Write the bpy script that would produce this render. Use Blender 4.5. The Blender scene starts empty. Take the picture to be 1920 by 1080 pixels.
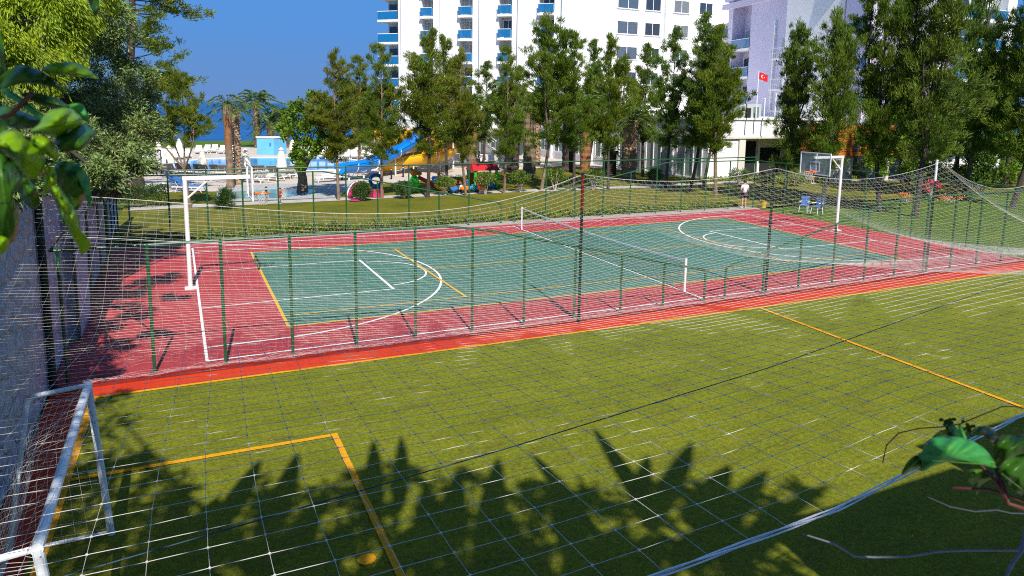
import bpy, math, random
import numpy as np
from mathutils import Vector, Matrix
R = math.radians
rng = np.random.default_rng(7)
random.seed(7)
SC = bpy.context.scene
COL = SC.collection

# ------------------------------------------------------------------ camera
F, PITCH, ROLL, YAW, CX, CY, CZ, PY = 1333.2048, 0.1486, 0.0141, 0.4419, -0.4083, -17.3968, 6.0185, 399.3606
_fw = Vector((math.sin(YAW) * math.cos(PITCH), math.cos(YAW) * math.cos(PITCH), -math.sin(PITCH)))
_r0 = Vector((math.cos(YAW), -math.sin(YAW), 0))
_u0 = _r0.cross(_fw)
_rt = _r0 * math.cos(ROLL) + _u0 * math.sin(ROLL)
_up = -_r0 * math.sin(ROLL) + _u0 * math.cos(ROLL)
CAM = Vector((CX, CY, CZ))
cd = bpy.data.cameras.new('camera')
cam = bpy.data.objects.new('camera', cd)
COL.objects.link(cam)
M = Matrix((_rt, _up, -_fw)).transposed().to_4x4()
M.translation = CAM
cam.matrix_world = M
cd.sensor_width = 36
cd.lens = F / 1920 * 36
cd.shift_y = -(540 - PY) / 1920
cd.clip_start = 0.05
cd.clip_end = 60000
cd.dof.use_dof = True
cd.dof.focus_distance = 22
cd.dof.aperture_fstop = 9.0
SC.camera = cam


def g(px, py, z=0.0):
    """survey point: where the sight line through a measured direction meets height z"""
    d = _fw + _rt * ((px - 960) / F) + _up * ((PY - py) / F)
    t = (z - CZ) / d.z
    return CAM + d * t


def ray(px, py, depth):
    return CAM + (_fw + _rt * ((px - 960) / F) + _up * ((PY - py) / F)) * depth


# ------------------------------------------------------------------ world, sun
SUN_AZ, SUN_EL = R(187.6), R(46)
w = bpy.data.worlds.new('World')
SC.world = w
w.use_nodes = True
nt = w.node_tree
nt.nodes.clear()
sky = nt.nodes.new('ShaderNodeTexSky')
sky.sky_type = 'NISHITA'
sky.sun_disc = False
sky.sun_elevation = SUN_EL
sky.sun_rotation = SUN_AZ
sky.air_density = 1.0
sky.dust_density = 0.15
sky.ozone_density = 5.0
sky.altitude = 800
# the clear sky over the sea stays a deep blue down to the horizon: blend the low band of the sky towards it
geo = nt.nodes.new('ShaderNodeTexCoord')
sep = nt.nodes.new('ShaderNodeSeparateXYZ')
nt.links.new(geo.outputs['Generated'], sep.inputs[0])
band = nt.nodes.new('ShaderNodeValToRGB')
be = band.color_ramp.elements
be[0].position = 0.0
be[0].color = (1.02, 1.98, 4.10, 1)
be[1].position = 0.30
be[1].color = (0.48, 2.25, 5.7, 1)
e2 = be.new(0.10)
e2.color = (0.72, 2.10, 5.0, 1)
nt.links.new(sep.outputs['Z'], band.inputs[0])
hi = nt.nodes.new('ShaderNodeMapRange')
hi.inputs[1].default_value = 0.25
hi.inputs[2].default_value = 0.75
hi.inputs[3].default_value = 1.0
hi.inputs[4].default_value = 0.0
nt.links.new(sep.outputs['Z'], hi.inputs[0])
tint = nt.nodes.new('ShaderNodeMixRGB')
nt.links.new(hi.outputs[0], tint.inputs[0])
bg = nt.nodes.new('ShaderNodeBackground')
bg.inputs[1].default_value = 0.108
ow = nt.nodes.new('ShaderNodeOutputWorld')
nt.links.new(sky.outputs[0], tint.inputs[1])
nt.links.new(band.outputs[0], tint.inputs[2])
nt.links.new(tint.outputs[0], bg.inputs[0])
nt.links.new(bg.outputs[0], ow.inputs[0])
sd = bpy.data.lights.new('sun', 'SUN')
sd.energy = 5.0
sd.angle = R(0.5)
sd.color = (1.0, 0.93, 0.82)
so = bpy.data.objects.new('sun', sd)
COL.objects.link(so)
sv = Vector((math.sin(SUN_AZ) * math.cos(SUN_EL), math.cos(SUN_AZ) * math.cos(SUN_EL), math.sin(SUN_EL)))
so.rotation_euler = sv.to_track_quat('Z', 'Y').to_euler()
so.location = (-5, -60, 60)
SC.view_settings.view_transform = 'Standard'
SC.view_settings.look = 'None'
SC.view_settings.exposure = 0.42
SC.view_settings.gamma = 1
SC.render.engine = 'CYCLES'
SC.cycles.max_bounces = 5
SC.cycles.transparent_max_bounces = 6
SC.cycles.use_denoising = False
SC.cycles.filter_width = 1.05


# ------------------------------------------------------------------ materials
def mat(name, col, rough=0.8, var=0.0, scale=3.0, col2=None, bump=0.0, bscale=40.0, metal=0.0, spec=0.3, transl=0.0,
        island=0.0, detail=4.0, stretch=None, objrand=0.0):
    m = bpy.data.materials.new(name)
    m.use_nodes = True
    n = m.node_tree.nodes
    l = m.node_tree.links
    b = n['Principled BSDF']
    b.inputs['Roughness'].default_value = rough
    b.inputs['Metallic'].default_value = metal
    b.inputs['Specular IOR Level'].default_value = spec
    c4 = (*col, 1)
    b.inputs['Base Color'].default_value = c4
    tc = n.new('ShaderNodeTexCoord')
    vec = tc.outputs['Object']
    if stretch:
        mp = n.new('ShaderNodeMapping')
        mp.inputs['Scale'].default_value = stretch
        l.new(vec, mp.inputs[0])
        vec = mp.outputs[0]
    src = None
    if var > 0 or col2:
        no = n.new('ShaderNodeTexNoise')
        no.inputs['Scale'].default_value = scale
        no.inputs['Detail'].default_value = detail
        no.inputs['Roughness'].default_value = 0.65
        l.new(vec, no.inputs['Vector'])
        rmp = n.new('ShaderNodeMapRange')
        rmp.inputs[1].default_value = 0.3
        rmp.inputs[2].default_value = 0.7
        l.new(no.outputs['Fac'], rmp.inputs[0])
        mx = n.new('ShaderNodeMixRGB')
        if col2:
            mx.inputs[1].default_value = c4
            mx.inputs[2].default_value = (*col2, 1)
        else:
            mx.inputs[1].default_value = (*[c * (1 - var) for c in col], 1)
            mx.inputs[2].default_value = (*[min(1, c * (1 + var)) for c in col], 1)
        l.new(rmp.outputs[0], mx.inputs[0])
        src = mx.outputs[0]
    if island > 0 or objrand > 0:
        hsv = n.new('ShaderNodeHueSaturation')
        hsv.inputs['Color'].default_value = c4
        if src:
            l.new(src, hsv.inputs['Color'])
        if island > 0:
            ge = n.new('ShaderNodeNewGeometry')
            mr = n.new('ShaderNodeMapRange')
            mr.inputs[3].default_value = 1 - island
            mr.inputs[4].default_value = 1 + island
            l.new(ge.outputs['Random Per Island'], mr.inputs[0])
            l.new(mr.outputs[0], hsv.inputs['Value'])
        if objrand > 0:
            oi = n.new('ShaderNodeObjectInfo')
            mr2 = n.new('ShaderNodeMapRange')
            mr2.inputs[3].default_value = 0.5 - objrand
            mr2.inputs[4].default_value = 0.5 + objrand
            l.new(oi.outputs['Random'], mr2.inputs[0])
            l.new(mr2.outputs[0], hsv.inputs['Hue'])
        src = hsv.outputs[0]
    if src:
        l.new(src, b.inputs['Base Color'])
    if bump > 0:
        n2 = n.new('ShaderNodeTexNoise')
        n2.inputs['Scale'].default_value = bscale
        n2.inputs['Detail'].default_value = 3
        l.new(vec, n2.inputs['Vector'])
        bp = n.new('ShaderNodeBump')
        bp.inputs['Strength'].default_value = bump
        bp.inputs['Distance'].default_value = 0.02
        l.new(n2.outputs['Fac'], bp.inputs['Height'])
        l.new(bp.outputs[0], b.inputs['Normal'])
    if transl > 0:
        tr = n.new('ShaderNodeBsdfTranslucent')
        if src:
            l.new(src, tr.inputs[0])
        else:
            tr.inputs[0].default_value = c4
        ms = n.new('ShaderNodeMixShader')
        ms.inputs[0].default_value = transl
        l.new(b.outputs[0], ms.inputs[1])
        l.new(tr.outputs[0], ms.inputs[2])
        l.new(ms.outputs[0], n['Material Output'].inputs[0])
    return m


def nodes_mat(name):
    m = bpy.data.materials.new(name)
    m.use_nodes = True
    return m, m.node_tree.nodes, m.node_tree.links, m.node_tree.nodes['Principled BSDF']


def ramp(n, l, src, stops):
    r = n.new('ShaderNodeValToRGB')
    e = r.color_ramp.elements
    while len(e) < len(stops):
        e.new(0.5)
    for i, (p, c) in enumerate(stops):
        e[i].position = p
        e[i].color = (*c, 1)
    l.new(src, r.inputs[0])
    return r.outputs[0]


def noise(n, l, vec, scale, detail=4, rough=0.6):
    t = n.new('ShaderNodeTexNoise')
    t.inputs['Scale'].default_value = scale
    t.inputs['Detail'].default_value = detail
    t.inputs['Roughness'].default_value = rough
    if vec:
        l.new(vec, t.inputs['Vector'])
    return t.outputs['Fac']


def mix(n, l, a, b, fac, mode='MIX'):
    m = n.new('ShaderNodeMixRGB')
    m.blend_type = mode
    for i, s in ((1, a), (2, b), (0, fac)):
        if isinstance(s, (int, float)):
            m.inputs[i].default_value = s
        elif isinstance(s, tuple):
            m.inputs[i].default_value = (*s, 1)
        else:
            l.new(s, m.inputs[i])
    return m.outputs[0]


# artificial turf: short olive pile, slight brush bands, pale fibre flecks
def turf_mat():
    m, n, l, b = nodes_mat('turf')
    v = n.new('ShaderNodeTexCoord').outputs['Object']
    mp = n.new('ShaderNodeMapping'); mp.inputs['Scale'].default_value = (0.45, 1.0, 1.0); l.new(v, mp.inputs[0])
    a = ramp(n, l, noise(n, l, mp.outputs[0], 0.9, 10, 0.80), [(0.25, (0.112, 0.138, 0.014)), (0.5, (0.180, 0.206, 0.016)), (0.78, (0.250, 0.258, 0.021))])
    # worn brownish patches where infill shows, and the joints between rolls
    wr = ramp(n, l, noise(n, l, mp.outputs[0], 2.6, 8, 0.82), [(0.50, (0, 0, 0)), (0.66, (1, 1, 1))])
    wf = n.new('ShaderNodeMath'); wf.operation = 'MULTIPLY'; wf.inputs[1].default_value = 0.42; l.new(wr, wf.inputs[0])
    a = mix(n, l, a, (0.13, 0.095, 0.035), wf.outputs[0])
    f = ramp(n, l, noise(n, l, v, 13, 9, 0.9), [(0.34, (0.40, 0.44, 0.48)), (0.5, (1.0, 1.0, 0.95)), (0.64, (1.55, 1.5, 1.2))])
    c = mix(n, l, a, f, 1.0, 'MULTIPLY')
    sx = n.new('ShaderNodeSeparateXYZ'); l.new(v, sx.inputs[0])
    w_ = n.new('ShaderNodeMath'); w_.operation = 'PINGPONG'; w_.inputs[1].default_value = 2.0; l.new(sx.outputs['Y'], w_.inputs[0])
    jr = ramp(n, l, w_.outputs[0], [(0.0, (1, 1, 1)), (0.012, (0, 0, 0))])
    jf = n.new('ShaderNodeMath'); jf.operation = 'MULTIPLY'; jf.inputs[1].default_value = 0.35; l.new(jr, jf.inputs[0])
    c = mix(n, l, c, (0.05, 0.06, 0.02), jf.outputs[0])
    vo = n.new('ShaderNodeTexVoronoi'); vo.inputs['Scale'].default_value = 9; l.new(v, vo.inputs['Vector'])
    fl = ramp(n, l, vo.outputs['Distance'], [(0.0, (1, 1, 1)), (0.05, (1, 1, 1)), (0.075, (0, 0, 0))])
    nm = ramp(n, l, noise(n, l, v, 2.7, 2), [(0.50, (0, 0, 0)), (0.58, (1, 1, 1))])
    fac = mix(n, l, fl, nm, 1.0, 'MULTIPLY')
    c = mix(n, l, c, (0.60, 0.55, 0.28), fac)
    l.new(c, b.inputs['Base Color'])
    b.inputs['Roughness'].default_value = 0.9
    b.inputs['Specular IOR Level'].default_value = 0.12
    bp = n.new('ShaderNodeBump'); bp.inputs['Strength'].default_value = 1.0; bp.inputs['Distance'].default_value = 0.035
    l.new(noise(n, l, v, 24, 6, 0.85), bp.inputs['Height']); l.new(bp.outputs[0], b.inputs['Normal'])
    return m


def lawn_mat(name, c1, c2, c3):
    m, n, l, b = nodes_mat(name)
    v = n.new('ShaderNodeTexCoord').outputs['Object']
    a = ramp(n, l, noise(n, l, v, 0.35, 7, 0.68), [(0.3, c1), (0.5, c2), (0.72, c3)])
    f = ramp(n, l, noise(n, l, v, 9, 5, 0.8), [(0.3, (0.6, 0.62, 0.6)), (0.7, (1.3, 1.28, 1.2))])
    l.new(mix(n, l, a, f, 1.0, 'MULTIPLY'), b.inputs['Base Color'])
    b.inputs['Roughness'].default_value = 0.95
    b.inputs['Specular IOR Level'].default_value = 0.1
    bp = n.new('ShaderNodeBump'); bp.inputs['Strength'].default_value = 0.8; bp.inputs['Distance'].default_value = 0.05
    l.new(noise(n, l, v, 14, 4, 0.8), bp.inputs['Height']); l.new(bp.outputs[0], b.inputs['Normal'])
    return m


def acrylic_mat(name, col, dirt, amount=0.25):
    """painted hard court: fine grit, scuffs, damp dusty patches"""
    m, n, l, b = nodes_mat(name)
    v = n.new('ShaderNodeTexCoord').outputs['Object']
    f = ramp(n, l, noise(n, l, v, 0.45, 10, 0.78), [(0.40, (0, 0, 0)), (0.62, (1, 1, 1))])
    fm = n.new('ShaderNodeMath'); fm.operation = 'MULTIPLY'; fm.inputs[1].default_value = amount; l.new(f, fm.inputs[0])
    c = mix(n, l, col, dirt, fm.outputs[0])
    gr = ramp(n, l, noise(n, l, v, 60, 3, 0.8), [(0.3, (0.8, 0.8, 0.8)), (0.7, (1.18, 1.18, 1.18))])
    c = mix(n, l, c, gr, 1.0, 'MULTIPLY')
    mp = n.new('ShaderNodeMapping'); mp.inputs['Scale'].default_value = (0.25, 2.2, 1.0); mp.inputs['Rotation'].default_value = (0, 0, 0.35); l.new(v, mp.inputs[0])
    sc = ramp(n, l, noise(n, l, mp.outputs[0], 1.6, 9, 0.8), [(0.30, (0.80, 0.80, 0.80)), (0.42, (1, 1, 1)), (0.62, (1, 1, 1)), (0.72, (1.15, 1.15, 1.15))])
    l.new(mix(n, l, c, sc, 1.0, 'MULTIPLY'), b.inputs['Base Color'])
    b.inputs['Roughness'].default_value = 0.75
    b.inputs['Specular IOR Level'].default_value = 0.2
    return m


def stone_mat():
    m, n, l, b = nodes_mat('rubble_stone')
    v = n.new('ShaderNodeTexCoord').outputs['Object']
    mp = n.new('ShaderNodeMapping'); mp.inputs['Scale'].default_value = (1.0, 2.0, 2.6); l.new(v, mp.inputs[0])
    ns = n.new('ShaderNodeTexNoise'); ns.inputs['Scale'].default_value = 2.0; l.new(v, ns.inputs['Vector'])
    vv = mix(n, l, mp.outputs[0], ns.outputs['Color'], 0.25)
    vo = n.new('ShaderNodeTexVoronoi'); vo.feature = 'DISTANCE_TO_EDGE'; vo.inputs['Scale'].default_value = 1.3; l.new(vv, vo.inputs['Vector'])
    vc = n.new('ShaderNodeTexVoronoi'); vc.inputs['Scale'].default_value = 1.3; l.new(vv, vc.inputs['Vector'])
    stone = mix(n, l, (0.34, 0.43, 0.58), (0.56, 0.60, 0.68), vc.outputs['Color'])  # blue cast of the wall's sky-lit shade is put into the stone colours
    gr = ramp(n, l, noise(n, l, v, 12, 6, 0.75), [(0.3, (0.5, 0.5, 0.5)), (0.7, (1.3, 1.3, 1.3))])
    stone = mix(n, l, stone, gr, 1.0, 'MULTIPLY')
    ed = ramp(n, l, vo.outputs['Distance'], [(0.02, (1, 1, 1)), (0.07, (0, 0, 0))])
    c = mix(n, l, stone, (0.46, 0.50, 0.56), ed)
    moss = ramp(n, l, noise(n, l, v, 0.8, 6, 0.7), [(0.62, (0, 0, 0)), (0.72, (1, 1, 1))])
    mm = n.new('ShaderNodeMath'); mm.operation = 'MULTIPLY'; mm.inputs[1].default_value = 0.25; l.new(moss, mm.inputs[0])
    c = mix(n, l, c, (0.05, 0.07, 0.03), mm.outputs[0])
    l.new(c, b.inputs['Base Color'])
    b.inputs['Roughness'].default_value = 0.9
    h = ramp(n, l, vo.outputs['Distance'], [(0.0, (0, 0, 0)), (0.1, (0.7, 0.7, 0.7)), (0.35, (1, 1, 1))])
    hh = mix(n, l, h, noise(n, l, v, 14, 5, 0.7), 0.35)
    bp = n.new('ShaderNodeBump'); bp.inputs['Strength'].default_value = 1.0; bp.inputs['Distance'].default_value = 0.12
    l.new(hh, bp.inputs['Height']); l.new(bp.outputs[0], b.inputs['Normal'])
    return m


def water_mat(name, col, rough, scale, strength, spec=0.5):
    m, n, l, b = nodes_mat(name)
    v = n.new('ShaderNodeTexCoord').outputs['Object']
    a = ramp(n, l, noise(n, l, v, scale * 0.4, 4), [(0.35, tuple(c * 0.8 for c in col)), (0.65, tuple(min(1, c * 1.25) for c in col))])
    l.new(a, b.inputs['Base Color'])
    b.inputs['Roughness'].default_value = rough
    b.inputs['Specular IOR Level'].default_value = spec
    bp = n.new('ShaderNodeBump'); bp.inputs['Strength'].default_value = strength; bp.inputs['Distance'].default_value = 0.1
    l.new(noise(n, l, v, scale, 5, 0.6), bp.inputs['Height']); l.new(bp.outputs[0], b.inputs['Normal'])
    return m


def glass_mat(name, col, rough=0.08, alpha=1.0):
    m, n, l, b = nodes_mat(name)
    b.inputs['Base Color'].default_value = (*col, 1)
    b.inputs['Roughness'].default_value = rough
    b.inputs['Specular IOR Level'].default_value = 0.8
    b.inputs['Alpha'].default_value = alpha
    return m


MT = dict(
    turf=turf_mat(),
    lawn=lawn_mat('lawn', (0.075, 0.100, 0.010), (0.135, 0.140, 0.014), (0.215, 0.175, 0.03)),
    lawn_far=lawn_mat('lawn_far', (0.05, 0.10, 0.015), (0.08, 0.14, 0.015), (0.12, 0.17, 0.02)),
    red=acrylic_mat('court_red', (0.37, 0.036, 0.048), (0.42, 0.11, 0.10)),
    green=acrylic_mat('court_green', (0.042, 0.152, 0.112), (0.14, 0.20, 0.18), 0.35),
    strip=acrylic_mat('strip_red', (0.52, 0.030, 0.006), (0.45, 0.09, 0.03), 0.35),
    stripdark=mat('strip_edge', (0.20, 0.015, 0.008), var=0.2),
    wline=mat('white_line', (0.72, 0.74, 0.76), var=0.12, scale=9),
    yline=mat('yellow_line', (0.62, 0.36, 0.02), var=0.15, scale=9),
    yturf=mat('yellow_turf', (0.62, 0.29, 0.006), var=0.22, scale=25, rough=0.95, bump=0.6, bscale=30),
    concrete=mat('concrete', (0.33, 0.30, 0.27), var=0.15, scale=2, bump=0.2),
    path=mat('paving', (0.42, 0.40, 0.38), var=0.18, scale=1.2, bump=0.2, bscale=8),
    deck=mat('deck_paving', (0.50, 0.44, 0.38), var=0.14, scale=0.6),
    cobble=mat('cobble', (0.36, 0.38, 0.40), var=0.4, scale=5, bump=0.4, bscale=9),
    pool=water_mat('pool_water', (0.02, 0.27, 0.62), 0.12, 1.2, 0.15, 0.3),
    kidpool=water_mat('kid_pool_water', (0.10, 0.30, 0.32), 0.1, 2.0, 0.15, 0.3),
    sea=water_mat('sea_water', (0.010, 0.085, 0.26), 0.45, 0.12, 0.8, 0.2),
    stone=stone_mat(),
    postgreen=mat('green_paint', (0.012, 0.085, 0.028), rough=0.4, var=0.35, scale=6, spec=0.5),
    postdark=mat('dark_green_paint', (0.006, 0.022, 0.012), rough=0.5, var=0.3, scale=5),
    wire=mat('green_wire', (0.03, 0.10, 0.045), rough=0.5),
    net=mat('net_cord', (0.60, 0.59, 0.57), rough=0.7, var=0.1),
    rope=mat('net_rope', (0.72, 0.74, 0.76), rough=0.7, var=0.2, scale=8),
    cable=mat('dark_cable', (0.02, 0.05, 0.07), rough=0.4),
    whitemetal=mat('white_painted_steel', (0.74, 0.75, 0.76), rough=0.35, var=0.08, scale=5, spec=0.5),
    white=mat('white_plaster', (0.80, 0.80, 0.81), rough=0.85, var=0.05, scale=0.35, bump=0.05, detail=7),
    lav=mat('lilac_shade_plaster', (0.62, 0.58, 0.74), rough=0.85, var=0.06, scale=0.35, detail=7),  # lilac of the wing's shaded side put into the plaster colour
    cream=mat('cream_cladding', (0.60, 0.58, 0.52), rough=0.8, var=0.06, scale=1.0),
    grey=mat('grey_plaster', (0.45, 0.48, 0.50), rough=0.85, var=0.08, scale=0.5),
    trim=mat('white_trim', (0.82, 0.82, 0.82), rough=0.5),
    winglass=glass_mat('window_glass', (0.030, 0.045, 0.065), 0.12),
    winglass2=glass_mat('window_glass_light', (0.07, 0.10, 0.14), 0.15),
    wincurtain=mat('window_curtained', (0.10, 0.115, 0.13), rough=0.2, col2=(0.22, 0.24, 0.26), scale=2, stretch=(6, 6, 0.1), spec=0.6),
    shopglass=glass_mat('pavilion_glass', (0.16, 0.24, 0.24), 0.1),
    curtain=mat('curtain', (0.42, 0.45, 0.46), var=0.35, scale=3, stretch=(8, 8, 0.2)),
    blueglass=glass_mat('blue_balcony_glass', (0.010, 0.17, 0.42), 0.08, 0.82),
    darkin=mat('dark_interior', (0.02, 0.022, 0.025), rough=0.9),
    timber=mat('orange_timber', (0.55, 0.16, 0.025), rough=0.6, var=0.25, scale=3, stretch=(0.3, 0.3, 6)),
    brick=mat('stone_cladding', (0.34, 0.17, 0.08), rough=0.9, col2=(0.55, 0.42, 0.28), scale=4),
    black=mat('black_metal', (0.015, 0.015, 0.017), rough=0.4),
    canvas=mat('cream_canvas', (0.74, 0.70, 0.58), rough=0.9, var=0.1, scale=3),
    plastic=mat('white_plastic', (0.78, 0.78, 0.77), rough=0.4),
    sling=mat('taupe_sling', (0.28, 0.25, 0.22), rough=0.8),
    towel=mat('blue_towel', (0.05, 0.18, 0.50), rough=0.9),
    slideblue=mat('blue_fibreglass', (0.005, 0.20, 0.70), rough=0.25, spec=0.5, var=0.08, scale=1),
    slideyellow=mat('yellow_fibreglass', (0.75, 0.40, 0.01), rough=0.3, spec=0.5, var=0.1, scale=1),
    bluewall=mat('pale_blue_paint', (0.13, 0.42, 0.68), rough=0.6, var=0.06, scale=1),
    p_red=mat('red_plastic', (0.45, 0.02, 0.025), rough=0.45, var=0.15), p_green=mat('green_plastic', (0.03, 0.50, 0.03), rough=0.3),
    p_orange=mat('orange_plastic', (0.75, 0.18, 0.02), rough=0.3), p_yellow=mat('yellow_plastic', (0.55, 0.36, 0.02), rough=0.3),
    p_pink=mat('pink_plastic', (0.50, 0.03, 0.13), rough=0.45, var=0.15), p_blue=mat('blue_plastic', (0.02, 0.18, 0.55), rough=0.3),
    chairblue=mat('faded_blue_plastic', (0.10, 0.19, 0.45), rough=0.5, var=0.15, scale=6),
    p_teal=mat('teal_plastic', (0.03, 0.30, 0.40), rough=0.3), p_brown=mat('amber_plastic', (0.42, 0.18, 0.02), rough=0.3),
    wood=mat('brown_wood', (0.22, 0.10, 0.05), rough=0.7, var=0.3, scale=5),
    flag=mat('red_cloth', (0.62, 0.01, 0.02), rough=0.8), flagw=mat('white_cloth', (0.8, 0.8, 0.8), rough=0.8),
    skin=mat('skin', (0.52, 0.30, 0.21), rough=0.6), hair=mat('dark_hair', (0.03, 0.02, 0.015), rough=0.7),
    shirtw=mat('white_shirt', (0.74, 0.74, 0.80), rough=0.9, var=0.08, scale=8), shorts=mat('dark_shorts', (0.03, 0.03, 0.04), rough=0.9),
    shirtb=mat('blue_shirt', (0.05, 0.14, 0.45), rough=0.9), shirtr=mat('red_shirt', (0.60, 0.03, 0.05), rough=0.9),
    shirtk=mat('navy_shirt', (0.02, 0.04, 0.12), rough=0.9),
    rust=mat('rusty_white_paint', (0.62, 0.68, 0.74), rough=0.45, col2=(0.62, 0.68, 0.74), scale=7),
    bark=mat('pine_bark', (0.21, 0.15, 0.10), rough=0.95, var=0.45, scale=5, bump=0.8, bscale=12, stretch=(2, 2, 0.5)),
    barkdark=mat('dark_bark', (0.065, 0.05, 0.045), rough=0.95, var=0.45, scale=5, bump=0.8, bscale=12, stretch=(2, 2, 0.5)),
    palmbark=mat('palm_bark', (0.20, 0.12, 0.075), rough=0.95, col2=(0.42, 0.30, 0.20), scale=5, bump=1.0, bscale=7),
    palmred=mat('palm_husk', (0.25, 0.115, 0.055), rough=0.95, var=0.4, scale=3),
    pine=mat('needle', (0.110, 0.200, 0.018), rough=0.6, col2=(0.205, 0.250, 0.020), scale=0.45, transl=0.45, island=0.5, objrand=0.012),
    pinedark=mat('needle_dark', (0.075, 0.160, 0.022), rough=0.6, col2=(0.165, 0.225, 0.018), scale=0.5, transl=0.35, island=0.5, objrand=0.012),
    pinegold=mat('needle_gold', (0.120, 0.195, 0.016), rough=0.6, col2=(0.215, 0.205, 0.018), scale=0.6, transl=0.4, island=0.5),
    pepper=mat('pepper_leaf', (0.19, 0.30, 0.014), rough=0.55, col2=(0.32, 0.40, 0.018), scale=0.9, transl=0.35, island=0.5),
    olive=mat('olive_leaf', (0.10, 0.175, 0.040), rough=0.5, col2=(0.22, 0.29, 0.08), scale=0.8, transl=0.15, island=0.6, spec=0.5),
    broad=mat('bright_leaf', (0.09, 0.19, 0.010), rough=0.6, col2=(0.17, 0.27, 0.012), scale=0.8, transl=0.35, island=0.45),
    palmleaf=mat('palm_leaf', (0.055, 0.115, 0.018), rough=0.5, col2=(0.13, 0.19, 0.025), scale=1.0, transl=0.2, island=0.4, spec=0.5),
    shrub=mat('shrub_leaf', (0.07, 0.14, 0.015), rough=0.6, col2=(0.16, 0.24, 0.03), scale=2.0, transl=0.25, island=0.5),
    hedge=mat('hedge_leaf', (0.03, 0.075, 0.012), rough=0.6, col2=(0.07, 0.13, 0.015), scale=1.0, transl=0.15, island=0.5),
    cover=mat('cover_leaf', (0.10, 0.17, 0.012), rough=0.6, col2=(0.24, 0.30, 0.02), scale=1.5, transl=0.25, island=0.5),
    flower=mat('pink_petal', (0.65, 0.02, 0.10), rough=0.6, island=0.3), flowero=mat('orange_petal', (0.70, 0.20, 0.02), rough=0.6, island=0.3),
    palebark=mat('pale_stem', (0.50, 0.42, 0.36), rough=0.9, var=0.2),
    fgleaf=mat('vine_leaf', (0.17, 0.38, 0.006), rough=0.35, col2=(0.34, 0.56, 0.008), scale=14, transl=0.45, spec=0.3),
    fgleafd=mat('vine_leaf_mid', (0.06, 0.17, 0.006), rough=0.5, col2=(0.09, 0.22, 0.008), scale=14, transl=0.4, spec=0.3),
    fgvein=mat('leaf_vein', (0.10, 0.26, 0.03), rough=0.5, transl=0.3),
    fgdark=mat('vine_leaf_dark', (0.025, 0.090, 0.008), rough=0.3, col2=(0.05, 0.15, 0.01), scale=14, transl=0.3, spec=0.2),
    fgteal=mat('vine_leaf_bluish', (0.015, 0.20, 0.070), rough=0.65, col2=(0.05, 0.26, 0.02), scale=9, transl=0.15, spec=0.4),
    twig=mat('reddish_twig', (0.10, 0.03, 0.02), rough=0.6, var=0.3), twigpale=mat('pale_twig', (0.45, 0.36, 0.30), rough=0.7),
    twigblue=mat('grey_twig', (0.11, 0.12, 0.16), rough=0.7, var=0.2, scale=20),
)
_nt = MT['rust'].node_tree
_n, _l = _nt.nodes, _nt.links
_tc = _n.new('ShaderNodeTexCoord')
_r = ramp(_n, _l, noise(_n, _l, _tc.outputs['Object'], 13, 5, 0.75), [(0.61, (0.74, 0.80, 0.86)), (0.66, (0.22, 0.08, 0.03))])
_l.new(_r, _n['Principled BSDF'].inputs['Base Color'])


def world_off(o):
    while o.parent is not None:
        o = o.parent
    return o.location if o.get('_world') else None


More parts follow.
